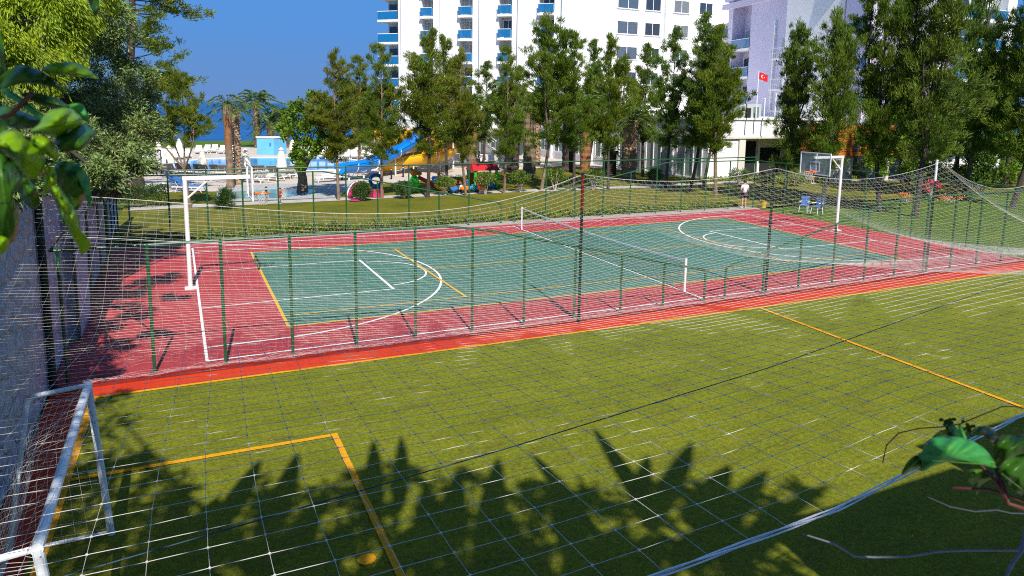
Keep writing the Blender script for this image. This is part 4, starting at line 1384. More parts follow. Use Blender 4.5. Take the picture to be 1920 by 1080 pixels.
LW = make_lounger('white sun lounger spare', 'x'); LT = make_lounger('taupe', 'x', 'sling'); LB_ = make_lounger('b', 'x', 'towel', 0.5)
grp = 'sun loungers round the pool'
row(LW, [(x, 297) for x in (560, 574, 588, 604, 618, 632, 650, 664, 678, 694, 708, 722, 742)], R(75), 'white sun lounger beyond the pool, %s from left in the long far row', grp)
row(LW, [(x, 307 + (x - 835) * 0.01) for x in (828, 842, 856, 870, 892, 906, 922, 940, 955, 966)], R(75), 'white sun lounger right of the slide tower, %s from left along the hotel', grp)
row(LW, [(x, y) for x, y in ((304, 297), (315, 298), (328, 299), (340, 298), (352, 296))], R(95), 'white sun lounger left of the pool behind the cabin, %s from left', grp)
row(LW, [(372, 288), (387, 287), (402, 286), (416, 288), (432, 288)], R(80), 'white sun lounger on the grass edge beyond the pool, %s from left', grp)
row(LT, [(309, 326), (322, 326), (340, 325), (353, 326), (372, 327), (385, 328), (405, 328), (418, 329), (436, 329)], R(-100), 'taupe sun lounger on the near pool edge, %s from left', grp)
row(LT, [(458, 330), (478, 329), (490, 329), (510, 330), (522, 330), (545, 330)], R(-100), 'taupe sun lounger on the near pool edge between palm and leafy tree, %s from left', grp)
row(LW, [(470, 342), (486, 342), (514, 339), (527, 335), (540, 334)], R(-60), 'white sun lounger beside the paddling pool, %s from left', grp)
row(LW, [(614, 341), (622, 335)], R(20), 'white rocking lounger on the cobbles left of the slide foot, %s one', grp)
row(LW, [(683, 331), (697, 327), (711, 325), (724, 321)], R(25), 'white lounger standing below the blue slide, %s from left', grp)
row(LB_, [(338, 353), (356, 360)], R(150), 'blue draped lounger in the tree shade by the court fence, %s from left', grp)
for o in (LW, LT, LB_):
    for ch in list(o.children):
        bpy.data.objects.remove(ch)
    bpy.data.objects.remove(o)


def umbrella(px, yt, yb, label):
    p = g(px, yb); D = (p - CAM).dot(_fw)
    h = (yb - yt) * D / F
    t = thing('closed_parasol', label, 'parasol', p, group='closed parasols round the pool')
    MB().tube([p, p + Vector((0, 0, h - 0.02))], 0.03, 6).build('pole', 'wood', t)
    MB().lathe((p.x, p.y, p.z), [(0.20, 0), (0.26, 0.05), (0.05, 0.12)], 8).build('base', 'black', t)
    m = MB(); zb = h * 0.33
    pr = [(0.40, zb), (0.42, zb + 0.05), (0.33, zb + (h - zb) * 0.5), (0.20, zb + (h - zb) * 0.78), (0.15, zb + (h - zb) * 0.84), (0.22, zb + (h - zb) * 0.87), (0.05, h)]
    m.lathe((p.x, p.y, p.z), pr, 10); m.build('canopy', 'canvas', t)


UL = [(275, 264, 300, 'behind the cabin'), (297, 262, 291, 'tallest of the pair left, on the far grass'), (337, 260, 291, 'against the sea behind the dark pine'), (319, 273, 322, 'cream and standing before the left pool end'),
      (381, 284, 328, 'at the left rim of the pool, right of a trunk'), (462, 277, 336, 'before the pool, right of the palm trunks'), (529, 276, 333, 'before the pool, in front of the blue box'),
      (438, 276, 318, 'hidden behind the palm trunk'), (637, 256, 288, 'far beyond the pool behind a pine trunk'), (672, 255, 293, 'far beyond the pool left of the yellow slide'), (712, 258, 292, 'just left of the dark opening under the slide'), (549, 262, 292, 'behind the leafy tree')]
for px, yt, yb, s_ in UL:
    umbrella(px, yt, yb, 'closed cream parasol ' + s_)


def bollard(px, py, label, h=0.75):
    p = g(px, py)
    t = thing('garden_bollard', label, 'bollard', p, group='black garden bollard lights')
    MB().tube([p, p + Vector((0, 0, h))], 0.07, 8).build('post', 'black', t)
    MB().tube([p + Vector((0, 0, h)), p + Vector((0, 0, h + 0.12))], 0.062, 8).build('lens', 'curtain', t)
    MB().tube([p + Vector((0, 0, h + 0.12)), p + Vector((0, 0, h + 0.18))], 0.075, 8).build('cap', 'black', t)


for px, py, s_ in ((734, 336, 'on the deck left of the bear slide, left one'), (756, 332, 'on the deck left of the bear slide, right one'), (641, 337, 'behind the first pine trunk'), (546, 335, 'left of the leafy tree'), (500, 378, 'by the paddling pool edge'), (1297, 359, 'between two dark trunks on the right path')):
    bollard(px, py, 'black bollard light ' + s_)

# ================================================================== WATER SLIDES


def chute(name, pts, r, m_, parent, rib='trim', open_=True, arc=3.5):
    """half-round trough along a path"""
    P = [Vector(p) for p in pts]
    # resample
    Q = []
    for i in range(len(P) - 1):
        p0 = P[max(i - 1, 0)]; p1 = P[i]; p2 = P[i + 1]; p3 = P[min(i + 2, len(P) - 1)]
        for k in range(8):
            u = k / 8
            Q.append(0.5 * ((2 * p1) + (p2 - p0) * u + (2 * p0 - 5 * p1 + 4 * p2 - p3) * u * u + (3 * p1 - p0 - 3 * p2 + p3) * u ** 3))
    Q.append(P[-1])
    m = MB(); n = 12
    rows = []
    for i, q in enumerate(Q):
        t = (Q[min(i + 1, len(Q) - 1)] - Q[max(i - 1, 0)]).normalized()
        s = t.cross(Vector((0, 0, 1))).normalized(); u = s.cross(t)
        ring = []
        for rr, rev in ((r, 1), (r * 0.93, -1)):
            rg = [q + s * rr * math.cos(a) + u * rr * math.sin(a) for a in np.linspace(math.pi / 2 + arc / 2 + math.pi / 2 - math.pi / 2, math.pi / 2 + arc / 2 + math.pi / 2 - math.pi / 2, 1)]
        A = np.linspace(-math.pi / 2 - arc / 2, -math.pi / 2 + arc / 2, n)
        outer = [q + s * r * math.cos(a) + u * r * math.sin(a) for a in A]
        inner = [q + s * r * 0.93 * math.cos(a) + u * r * 0.93 * math.sin(a) for a in A[::-1]]
        rows.append(outer + inner)
    nn_ = 2 * n
    o = len(m.v)
    for rw_ in rows:
        m.v += [tuple(p) for p in rw_]
    for i in range(len(rows) - 1):
        for k in range(nn_):
            k2 = (k + 1) % nn_
            m.f.append((o + i * nn_ + k, o + i * nn_ + k2, o + (i + 1) * nn_ + k2, o + (i + 1) * nn_ + k)); m.mi.append(0)
    m.mi = [0] * len(m.f)
    ob = m.build(name, m_, parent, smooth=True)
    m = MB()
    for i in range(6, len(Q) - 2, 11):
        q = Q[i]; t = (Q[i + 1] - Q[i - 1]).normalized(); s = t.cross(Vector((0, 0, 1))).normalized(); u = s.cross(t)
        A = np.linspace(-math.pi / 2 - arc / 2, -math.pi / 2 + arc / 2, 10)
        m.tube([q + s * (r + 0.03) * math.cos(a) + u * (r + 0.03) * math.sin(a) for a in A], 0.035, 5)
    m.build('flange', rib, ob)
    # rolled lip
    m = MB()
    for sd in (0, n - 1):
        m.tube([rw_[sd] for rw_ in rows], 0.05, 5)
    m.build('lip', m_, ob)
    return Q


ws = thing('water_slide', 'straight blue fibreglass water slide running down into the pool', 'water slide', (15, 47, 0), group='water slides')
P_ = [ray(800, 238, 66), ray(775, 262, 63), ray(745, 280, 61), ray(715, 296, 59.5), ray(685, 305, 58), ray(660, 309, 57), ray(638, 312, 56)]
Qb = chute('blue_trough', P_, 0.64, 'slideblue', ws)
for i in (8, 17, 25, 33, 42):
    q = Qb[i]
    MB().tube([(q.x, q.y, 0), (q.x, q.y, q.z - 0.7)], 0.07, 8).build('support', 'whitemetal', ws)
yw = thing('water_slide', 'wide yellow fibreglass water slide curling behind the blue one', 'water slide', (22, 50, 0), group='water slides')
P_ = [ray(868, 236, 70), ray(845, 243, 74), ray(800, 246, 77), ray(745, 247, 78), ray(715, 245, 76), ray(722, 262, 72), ray(760, 268, 70), ray(800, 266, 70), ray(830, 262, 71),
      ray(843, 272, 69), ray(825, 285, 66), ray(780, 292, 64), ray(735, 300, 62.5), ray(705, 305, 61.5)]
Qy = chute('yellow_trough', P_, 0.95, 'slideyellow', yw)
for i in (10, 22, 34, 48, 58, 70, 80, 92):
    q = Qy[min(i, len(Qy) - 1)]
    MB().tube([(q.x, q.y, 0), (q.x, q.y, q.z - 0.9)], 0.08, 8).build('support', 'whitemetal', yw)
tw = thing('slide_tower', 'steel slide tower with stairs, blue canopy and raised platform beside the hotel', 'tower', (*g(900, 312).xy, 0))
tp_ = ray(850, 262, 68); tx, ty = tp_.x, tp_.y
for i, (dx, dy) in enumerate(((0, 0), (2.6, 0), (0, 2.6), (2.6, 2.6), (4.8, 0), (6.4, 1.0))):
    MB().tube([(tx + dx, ty + dy, 0), (tx + dx, ty + dy, 4.5 if i < 4 else 3.6)], 0.09, 8).build('column', 'grey' if i % 2 else 'whitemetal', tw)
MB().box((tx + 1.3, ty + 1.3, 3.0), (3.2, 3.2, 0.14)).build('platform', 'cream', tw)
m = MB()
for k in range(12):
    m.box((tx + 3.0 + k * 0.34, ty + 1.0, 2.9 - k * 0.24), (0.30, 1.1, 0.05))
m.build('stairs', 'grey', tw)
m = MB()
for y in (ty + 0.4, ty + 1.6):
    m.tube([(tx + 2.7, y, 3.95), (tx + 7.1, y, 1.0)], 0.035, 6); m.tube([(tx + 2.7, y, 3.0), (tx + 7.1, y, 0.1)], 0.05, 6)
for k in range(8):
    m.tube([(tx + 2.9 + k * 0.55, ty + 0.4, 2.9 - 0.37 * k), (tx + 2.9 + k * 0.55, ty + 0.4, 3.8 - 0.37 * k)], 0.02, 5)
m.build('handrail', 'whitemetal', tw)
m = MB(); c = Vector((tx + 1.3, ty + 1.3, 4.5))
cr = [Vector((-1.9, -1.9, 0)), Vector((1.9, -1.9, 0)), Vector((1.9, 1.9, 0)), Vector((-1.9, 1.9, 0))]
for k in range(4):
    m.poly([c + cr[k], c + cr[(k + 1) % 4], c + Vector((0, 0, 0.9))])
m.build('canopy', 'slideblue', tw)
m = MB()
for a, b in (((0, 0), (2.6, 0)), ((0, 0), (0, 2.6))):
    for z_ in (3.5, 4.0):
        m.tube([(tx + a[0], ty + a[1], z_), (tx + b[0], ty + b[1], z_)], 0.03, 5)
m.build('guard_rail', 'whitemetal', tw)

# ================================================================== PLAYGROUND


def at(px, py):
    p = g(px, py); p.z = 0.0
    return p


p = at(676, 371)
t = thing('play_tunnel', 'pink and white plastic play arch on the grass behind a bush', 'play tunnel', p)
m = MB()
for k, (mm_, y) in enumerate((('p_pink', 0.0), ('plastic', 0.5), ('p_blue', 0.8))):
    m = MB()
    A = np.linspace(0, math.pi, 14)
    pts = [(p.x + 0.66 * math.cos(a), p.y + y, 0.05 + 0.88 * math.sin(a)) for a in A]
    m.tube(pts, 0.17 - 0.03 * k, 8)
    m.build('arch', mm_, t, smooth=True)
MB().box((p.x + 1.1, p.y - 0.1, 0.28), (0.7, 0.5, 0.5)).build('block', 'p_pink', t)
p = at(705, 352)
t = thing('play_ring', 'upright blue plastic play ring next to the pine trunk', 'play ring', p)
m = MB(); m.tube([(p.x + 0.42 * math.cos(a), p.y, 0.55 + 0.42 * math.sin(a)) for a in np.linspace(0, 2 * math.pi, 20)], 0.13, 8); m.build('ring', 'p_blue', t, smooth=True)
MB().box((p.x, p.y, 0.07), (0.7, 0.5, 0.14)).build('foot', 'p_teal', t)
p = at(665, 377)
t = thing('stepping_disc', 'small pink plastic disc lying on the path edge', 'play disc', p)
MB().lathe((p.x, p.y, 0.0), [(0.30, 0.01), (0.33, 0.05), (0.2, 0.09)], 16).build('disc', 'p_pink', t)
p = at(777, 361)
t = thing('toddler_slide', 'toddler slide with a green rounded body, amber head and red chute', 'toddler slide', p)
MB().ball((p.x, p.y, 0.62), (0.36, 0.30, 0.62), 12, 9).build('body', 'p_green', t, smooth=True)
m = MB(); m.ball((p.x, p.y, 1.40), (0.30, 0.26, 0.26)); m.ball((p.x + 0.36, p.y, 1.32), (0.2, 0.18, 0.16)); m.ball((p.x - 0.2, p.y, 1.66), 0.1); m.ball((p.x + 0.1, p.y, 1.68), 0.1)
m.build('head', 'p_brown', t, smooth=True)
m = MB(); m.tube([(p.x + 0.3, p.y, 1.05), (p.x + 1.0, p.y + 0.1, 0.72), (p.x + 1.6, p.y + 0.2, 0.38)], 0.14, 8); m.build('chute', 'p_red', t, smooth=True)
m = MB(); m.tube([(p.x + 1.6, p.y + 0.2, 0.38), (p.x + 2.1, p.y + 0.25, 0.16), (p.x + 2.6, p.y + 0.25, 0.12)], 0.15, 8); m.build('chute_foot', 'p_orange', t, smooth=True)
for s in (-0.18, 0.2):
    MB().ball((p.x + s, p.y - 0.08, 0.1), (0.15, 0.2, 0.12)).build('foot', 'p_green', t, smooth=True)
p = at(820, 352)
t = thing('play_ring', 'blue play drum with a yellow ring standing before the pine trunk', 'play ring', p)
MB().tube([(p.x - 0.35, p.y + 0.1, 0.45), (p.x + 0.1, p.y - 0.1, 0.45)], 0.42, 14).build('drum', 'p_blue', t)
m = MB(); m.tube([(p.x + 0.2 + 0.1 * math.cos(a), p.y - 0.15 + 0.4 * math.cos(a), 0.45 + 0.42 * math.sin(a)) for a in np.linspace(0, 2 * math.pi, 18)], 0.08, 7); m.build('ring', 'p_yellow', t, smooth=True)
MB().ball((p.x + 0.15, p.y + 0.1, 1.0), (0.14, 0.12, 0.16)).build('knob', 'p_yellow', t, smooth=True)
toys = [(850, 363, 'p_blue', 'p_red', 'ride-on toy with blue body and red seat, leftmost by the bushes'), (862, 360, 'plastic', 'p_red', 'ride-on toy, white with red handle, among the toys'), (872, 362, 'p_orange', 'p_teal', 'ride-on toy with orange body beside the thin trunk'), (888, 361, 'p_teal', 'p_blue', 'ride-on toy in teal and blue, rightmost of the toys')]
for px, py, a, b, lb in toys:
    p = at(px, py)
    t = thing('ride_on_toy', lb, 'toy', p, group='ride-on toys on the playground')
    MB().ball((p.x, p.y, 0.32), (0.36, 0.17, 0.2), 10, 7).build('body', a, t, smooth=True)
    m = MB(); m.ball((p.x - 0.05, p.y, 0.52), (0.15, 0.13, 0.07)); m.build('seat', b, t, smooth=True)
    m = MB(); m.tube([(p.x + 0.22, p.y, 0.4), (p.x + 0.2, p.y, 0.72)], 0.03, 6); m.tube([(p.x + 0.2, p.y - 0.17, 0.72), (p.x + 0.2, p.y + 0.17, 0.72)], 0.03, 6); m.build('handlebar', b, t)
    for sx_ in (-0.22, 0.24):
        for sy_ in (-0.15, 0.15):
            MB().tube([(p.x + sx_, p.y + sy_ - 0.03, 0.12), (p.x + sx_, p.y + sy_ + 0.03, 0.12)], 0.12, 10).build('wheel', 'black', t)
p = at(905, 352)
t = thing('playhouse', 'small playhouse with a bright red roof and coloured plastic walls', 'playhouse', p)
m = MB(); w_ = 1.1
m.poly([(p.x - w_, p.y - 0.8, 1.35), (p.x + w_, p.y - 0.8, 1.35), (p.x + w_ * 0.8, p.y, 1.95), (p.x - w_ * 0.8, p.y, 1.95)])
m.poly([(p.x + w_, p.y + 0.8, 1.35), (p.x - w_, p.y + 0.8, 1.35), (p.x - w_ * 0.8, p.y, 1.95), (p.x + w_ * 0.8, p.y, 1.95)])
m.poly([(p.x - w_, p.y - 0.8, 1.35), (p.x - w_ * 0.8, p.y, 1.95), (p.x - w_, p.y + 0.8, 1.35)]); m.poly([(p.x + w_, p.y - 0.8, 1.35), (p.x + w_, p.y + 0.8, 1.35), (p.x + w_ * 0.8, p.y, 1.95)])
m.build('roof', 'p_red', t)
for i, (dx, dy) in enumerate(((-0.85, -0.6), (0.85, -0.6), (-0.85, 0.6), (0.85, 0.6))):
    MB().box((p.x + dx, p.y + dy, 0.68), (0.16, 0.16, 1.34)).build('corner_post', 'p_green', t)
MB().box((p.x - 0.4, p.y - 0.6, 0.45), (0.7, 0.08, 0.9)).build('wall', 'p_red', t)
MB().box((p.x + 0.5, p.y - 0.58, 0.35), (0.5, 0.08, 0.7)).build('wall', 'p_blue', t)
MB().box((p.x, p.y + 0.6, 0.55), (1.5, 0.08, 1.1)).build('wall', 'p_orange', t)

# ================================================================== COURTSIDE THINGS
p = at(1431, 390)
t = thing('bucket', 'small yellow bucket on the red court near the standing man', 'bucket', p)
MB().lathe((p.x, p.y, 0.0), [(0.15, 0.0), (0.20, 0.42), (0.215, 0.44), (0.185, 0.43), (0.14, 0.03)], 14).build('pail', 'p_yellow', t)
MB().tube([(p.x + 0.2 * math.cos(a), p.y, 0.44 + 0.15 * math.sin(a)) for a in np.linspace(0, math.pi, 9)], 0.01, 5).build('handle', 'black', t)
for i, (px, py, lb, s_) in enumerate(((1507, 398, 'blue plastic armchair, left of the two, under the far basket', 1.0), (1531, 401, 'blue plastic armchair, right of the two, under the far basket', 1.0))):
    p = at(px, py)
    p = Vector((p.x, p.y, 0.013))
    t = thing('plastic_chair', lb, 'chair', p, rz=R(-60 - 25 * i), group='blue plastic chairs beside the court', world=False)
    MB().box((0, 0, 0.42), (0.46, 0.46, 0.04)).build('seat', 'chairblue', t)
    MB().box((0, 0.23, 0.70), (0.46, 0.04, 0.52)).build('backrest', 'chairblue', t)
    for sx_ in (-0.2, 0.2):
        MB().tube([(sx_ * 1.15, -0.2, 0.62), (sx_ * 1.15, 0.22, 0.64)], 0.022, 6).build('armrest', 'plastic', t)
        for sy_ in (-0.2, 0.2):
            MB().tube([(sx_, sy_, 0.42), (sx_ * 1.2, sy_ * 1.2, 0)], 0.02, 6).build('leg', 'plastic', t)


# ================================================================== PEOPLE
def skin_mesh(name, verts, edges, radii, m, parent, root=0, sub=1):
    me = bpy.data.meshes.new(name)
    me.from_pydata([tuple(v) for v in verts], edges, [])
    me.update()
    o = bpy.data.objects.new(name, me)
    COL.objects.link(o)
    o.parent = parent
    me.materials.append(MT[m])
    sk = o.modifiers.new('skin', 'SKIN')
    sk.use_smooth_shade = True
    for i, r in enumerate(radii):
        sv_ = me.skin_vertices[0].data[i]
        sv_.radius = r if isinstance(r, tuple) else (r, r)
        sv_.use_root = (i == root)
    ss = o.modifiers.new('sub', 'SUBSURF'); ss.levels = sub; ss.render_levels = sub
    return o


def person(loc, rz, H, label, shirt, shorts, pose='stand', hair='hair', name='person'):
    t = thing(name, label, 'person', loc, rz=rz, world=False)
    s = H / 1.75
    # facing -y locally
    if pose == 'stand':
        J = dict(pel=(0, 0, .95), sp=(0, .01, 1.15), ch=(0, .01, 1.36), nk=(0, 0, 1.50), hd=(0, -.01, 1.62), tp=(0, -.01, 1.72),
                 lh=(.10, 0, .90), lk=(.11, -.01, .50), la=(.13, .01, .09), lt=(.15, -.15, .04), rh=(-.10, 0, .90), rk=(-.12, -.01, .50), ra=(-.14, .01, .09), rt=(-.17, -.15, .04),
                 ls=(.19, .01, 1.42), le=(.27, .0, 1.14), lw=(.20, -.18, .98), lf=(.17, -.25, .96), rs=(-.19, .01, 1.42), re=(-.27, .02, 1.14), rw=(-.20, -.18, 1.02), rf=(-.14, -.25, 1.02))
    else:
        J = dict(pel=(0, 0, .95), sp=(0, -.02, 1.13), ch=(0, -.05, 1.34), nk=(0, -.07, 1.48), hd=(0, -.10, 1.60), tp=(0, -.10, 1.70),
                 lh=(.10, 0, .90), lk=(.11, -.16, .52), la=(.12, -.12, .09), lt=(.13, -.26, .04), rh=(-.10, 0, .90), rk=(-.11, .06, .50), ra=(-.12, .26, .14), rt=(-.12, .14, .05),
                 ls=(.18, -.04, 1.39), le=(.24, .12, 1.14), lw=(.22, .02, .95), lf=(.20, -.04, .90), rs=(-.18, -.04, 1.39), re=(-.24, -.16, 1.15), rw=(-.20, -.34, 1.04), rf=(-.18, -.41, 1.05))
    K = list(J); V_ = [Vector(J[k]) * s for k in K]
    E_ = [(K.index(a), K.index(b)) for a, b in (('pel', 'sp'), ('sp', 'ch'), ('ch', 'nk'), ('nk', 'hd'), ('hd', 'tp'), ('pel', 'lh'), ('lh', 'lk'), ('lk', 'la'), ('la', 'lt'), ('pel', 'rh'), ('rh', 'rk'), ('rk', 'ra'), ('ra', 'rt'),
                                                  ('ch', 'ls'), ('ls', 'le'), ('le', 'lw'), ('lw', 'lf'), ('ch', 'rs'), ('rs', 're'), ('re', 'rw'), ('rw', 'rf'))]
    rad = dict(pel=.12, sp=.11, ch=.12, nk=.055, hd=.095, tp=.07, lh=.085, lk=.055, la=.038, lt=.03, rh=.085, rk=.055, ra=.038, rt=.03, ls=.055, le=.042, lw=.028, lf=.022, rs=.055, re=.042, rw=.028, rf=.022)
    body = skin_mesh('body', V_, E_, [rad[k] * s for k in K], 'skin', t)
    # shirt with short sleeves
    kk = ['pel', 'sp', 'ch', 'ls', 'rs', 'le', 're']
    VV = [Vector(J[k]) * s for k in kk]
    VV[5] = (VV[3] * 0.35 + VV[5] * 0.65); VV[6] = (VV[4] * 0.35 + VV[6] * 0.65)
    VV.append((Vector(J['ch']) * 0.6 + Vector(J['nk']) * 0.4) * s)
    skin_mesh('shirt', VV, [(0, 1), (1, 2), (2, 3), (2, 4), (3, 5), (4, 6), (2, 7)], [x * s for x in (.150, .140, .150, .080, .080, .068, .068, .085)], shirt, t)
    kk = ['pel', 'lh', 'rh', 'lk', 'rk']
    VV = [Vector(J[k]) * s for k in kk]
    VV[3] = VV[1] * 0.35 + VV[3] * 0.65; VV[4] = VV[2] * 0.35 + VV[4] * 0.65
    skin_mesh('shorts', VV, [(0, 1), (0, 2), (1, 3), (2, 4)], [x * s for x in (.145, .11, .11, .092, .092)], shorts, t)
    hd = Vector(J['hd']) * s
    MB().ball((hd.x, hd.y + 0.02 * s, hd.z + 0.05 * s), (.098 * s, .105 * s, .095 * s), 12, 8).build('hair', hair, t, smooth=True)
    m = MB()
    for k in ('lf', 'rf'):
        h = Vector(J[k]) * s
        for q in range(5):
            m.tube([h + Vector(((q - 2) * 0.014, 0.0, 0)) * s, h + Vector(((q - 2) * 0.016, -0.045 - 0.01 * (2 - abs(q - 2)), -0.02)) * s, h + Vector(((q - 2) * 0.016, -0.06, -0.05)) * s], 0.008 * s, 5)
    m.build('fingers', 'skin', body)
    m = MB()
    for k in ('la', 'ra'):
        a = Vector(J[k]) * s; b = Vector(J[k[0] + 't']) * s
        m.ball(((a.x + b.x) / 2, (a.y + b.y) / 2, min(a.z, b.z) + 0.02 * s), (.05 * s, .13 * s, .045 * s), 10, 6)
    m.build('shoes', 'plastic', t, smooth=True)
    return t


p = at(1394, 391); person((p.x, p.y, 0.012), R(175), 1.74, 'person in white T-shirt and dark shorts standing behind the court, seen from the back', 'shirtw', 'shorts')
p = at(525, 383); person((p.x, p.y, 0.008), R(120), 1.0, 'small person in red walking on the path beside the lawn', 'shirtr', 'shirtr', 'walk')
p = at(1523, 345); person((p.x, p.y, 0.0), R(10), 1.78, 'person in a blue shirt standing in the shade by the pavilion', 'shirtb', 'shorts')
p = at(897, 316); person((p.x, p.y, 0.0), R(60), 1.7, 'person in navy clothes among the loungers under the slide tower', 'shirtk', 'shorts', 'walk')
p = at(893, 336); person((p.x, p.y, 0.0), R(90), 1.6, 'person in a blue top standing behind the red playhouse', 'shirtb', 'shorts')
p = at(864, 361); person((p.x, p.y + 0.6, 0.0), R(30), 0.95, 'child in a red top crouched among the ride-on toys', 'shirtr', 'shorts', 'walk')
p = at(881, 362); person((p.x, p.y + 0.5, 0.0), R(-30), 1.0, 'child in a blue top beside the red playhouse', 'shirtb', 'shorts', 'stand')

# ================================================================== TREES
def unit(v):
    v = np.asarray(v, float)
    return v / (np.linalg.norm(v, axis=-1, keepdims=True) + 1e-9)


def casuarina(rs, h=10.5, spread=1.9, leaders=3, dens=1.0, bl=0.26, bw=0.036, trunk_r=0.13, low=0.27, per=1.9):
    """trunk tubes and leaf arrays: irregular open crown, tufts gathered at branch ends, several wispy spires"""
    tubes = []
    P, D = [], []
    split = h * rs.uniform(0.26, 0.42)
    bx, by = rs.normal(0, 0.16, 2)
    trunk = [np.array([0, 0, -0.1]), np.array([bx, by, split * 0.5]), np.array([bx * 1.7, by * 1.6, split])]
    tubes.append((trunk, [trunk_r, trunk_r * 0.8, trunk_r * 0.68]))
    a0 = rs.uniform(0, 6.28)

    def tuft(cc, d, size, n_):
        dd = unit(d * 0.9 + np.array([0, 0, 0.45]) + rs.normal(0, 0.50, (n_, 3)))
        P.append(cc + rs.normal(0, size, (n_, 3)) * np.array([1, 1, 0.8])); D.append(dd)
    for L in range(leaders):
        an = a0 + L * 6.28 / leaders + rs.uniform(-0.5, 0.5)
        off = (0.12 if L == 0 else rs.uniform(0.5, 1.0)) * spread * 0.55
        hh = h * (1.0 if L == 0 else rs.uniform(0.62, 0.95))
        top = trunk[2] + np.array([math.cos(an) * off, math.sin(an) * off, hh - split])
        mid = trunk[2] * 0.5 + top * 0.5 + np.array([math.cos(an), math.sin(an), 0]) * off * 0.35
        path = [trunk[2], mid, top]
        tubes.append((path, [trunk_r * 0.6, trunk_r * 0.36, 0.012]))
        nb = int((hh - h * low) * 4.3 * dens)
        big = rs.uniform(0.35, 1.15, 12)                     # lopsided whorls: some sectors bare, some long
        for b in range(nb):
            t = (b + rs.uniform()) / nb
            z = h * low + t * (hh - h * low)
            u = max(0.0, (z - split) / (hh - split))
            if u <= 0:
                c = trunk[0] + (trunk[2] - trunk[0]) * z / split
            else:
                c = path[0] * (1 - u) ** 2 + 2 * path[1] * u * (1 - u) + path[2] * u * u
            a = rs.uniform(0, 2 * math.pi)
            env = 0.25 + 0.75 * math.sin(math.pi * min(1, (0.16 + 0.84 * (1 - t)) * 0.62 + 0.10)) if t > 0.0 else 0.6
            env = min(env, 1.25 * (1 - t) ** 0.55 + 0.10)
            if t < 0.12:
                env *= rs.uniform(0.3, 1.0)
            ln = spread * env * rs.uniform(0.35, 1.1) * big[int(a / 6.2832 * 6) % 6 + (6 if t > 0.5 else 0)]
            up = rs.uniform(0.05, 0.7) + 1.0 * t
            d = unit(np.array([math.cos(a), math.sin(a), up]))
            tip = c + d * ln + np.array([0, 0, -0.12 * ln * (1 - t)])
            if ln > 0.35:
                tubes.append(([c, (c + tip) / 2 + np.array([0, 0, 0.07 * ln]), tip], [0.026, 0.016, 0.005]))
            k = max(2, int(ln * 3.6))
            for q in range(k):
                f = 0.35 + 0.65 * (q + rs.uniform()) / k
                cc = c + (tip - c) * f + rs.normal(0, 0.06 + 0.13 * ln * f * 0.6, 3)
                tuft(cc, d, rs.uniform(0.07, 0.15), int(rs.uniform(18, 46) * dens * per))
        # feathery spire
        for q in range(int(10 * dens)):
            f = 1 - 0.22 * rs.uniform()
            tuft(path[0] * (1 - f) ** 2 + 2 * path[1] * f * (1 - f) + path[2] * f * f + rs.normal(0, 0.08, 3), np.array([0, 0, 1.2]), 0.06, 28)
    P = np.concatenate(P); D = np.concatenate(D)
    V, Fc = leaves(P, D, bl, bw, rs)
    return tubes, V, Fc


def tree_proto(name, label, group, tubes, V, Fc, bark, leaf):
    t = thing(name, label, 'tree', (0, 0, 0), group=group, world=False)
    m = MB()
    for k, (pts, rr) in enumerate(tubes):
        m.tube(pts, rr, 9 if k == 0 else 5, cap=False)
    m.build('trunk', bark, t, smooth=True)
    np_mesh('crown', V, Fc, leaf, t)
    return t


def drop(t):
    for ch in list(t.children):
        bpy.data.objects.remove(ch)
    bpy.data.objects.remove(t)


rs = np.random.default_rng(21)
G_T = 'casuarina pines in the row behind the court lawn'
protos = []
for k in range(7):
    tb, V, Fc = casuarina(np.random.default_rng(100 + k), 10.5, 2.35 + 0.2 * (k % 4), 3 + (k * 5) % 2, dens=1.25, low=0.5 if k == 3 else 0.27)
    protos.append(tree_proto('pine_tree', 'p', G_T, tb, V, Fc, 'bark' if k < 4 else 'barkdark', ['pine', 'pinegold', 'pine', 'pine', 'pinedark', 'pinedark', 'pine'][k]))


def plant_tree(proto, px, py, ytop, label, rz=None, wx=1.0, dz=0.0, group=G_T):
    p = g(px, py); D = (p - CAM).dot(_fw)
    h = (py - ytop) * D / F * 0.985
    s = h / 10.5; wx *= 0.94
    return dup(proto, (p.x, p.y, -0.05 + dz), rz if rz is not None else rs.uniform(0, 6.28), (s * wx, s * wx, s), label=label, group=group)


row_t = [(635, 375, 104, 1, 1.05, 'slender golden green pine at left end of the row, right of the leafy tree'),
         (715, 372, 92, 0, 1.0, 'pine of the row before the blue slide, its trunk leaning slightly left'),
         (802, 370, 66, 6, 1.1, 'tall forked pine of the row standing before the yellow slide'),
         (874, 366, 104, 1, 0.95, 'pine of the row whose pale trunk stands left of the red playhouse'),
         (945, 362, 96, 0, 0.9, 'pine of the row on the right of the red playhouse'),
         (1014, 358, 44, 2, 1.05, 'tallest pine of the row, in the middle before the white hotel'),
         (1076, 357, 70, 6, 1.0, 'pine of the row just left of the dark red net post'),
         (1140, 355, 72, 6, 0.95, 'pine of the row left of the fat palm trunk'),
         (1247, 352, 62, 4, 0.95, 'dark trunked pine of the row right of the round clipped bush'),
         (1293, 360, 36, 5, 0.95, 'dark leaning pine of the row with the tallest spire'),
         (1342, 368, 58, 0, 1.1, 'broad pine of the row on the right, before the pavilion corner')]
for px, py, yt, k, wx, lb in row_t:
    plant_tree(protos[k], px, py, yt, lb, wx=wx)
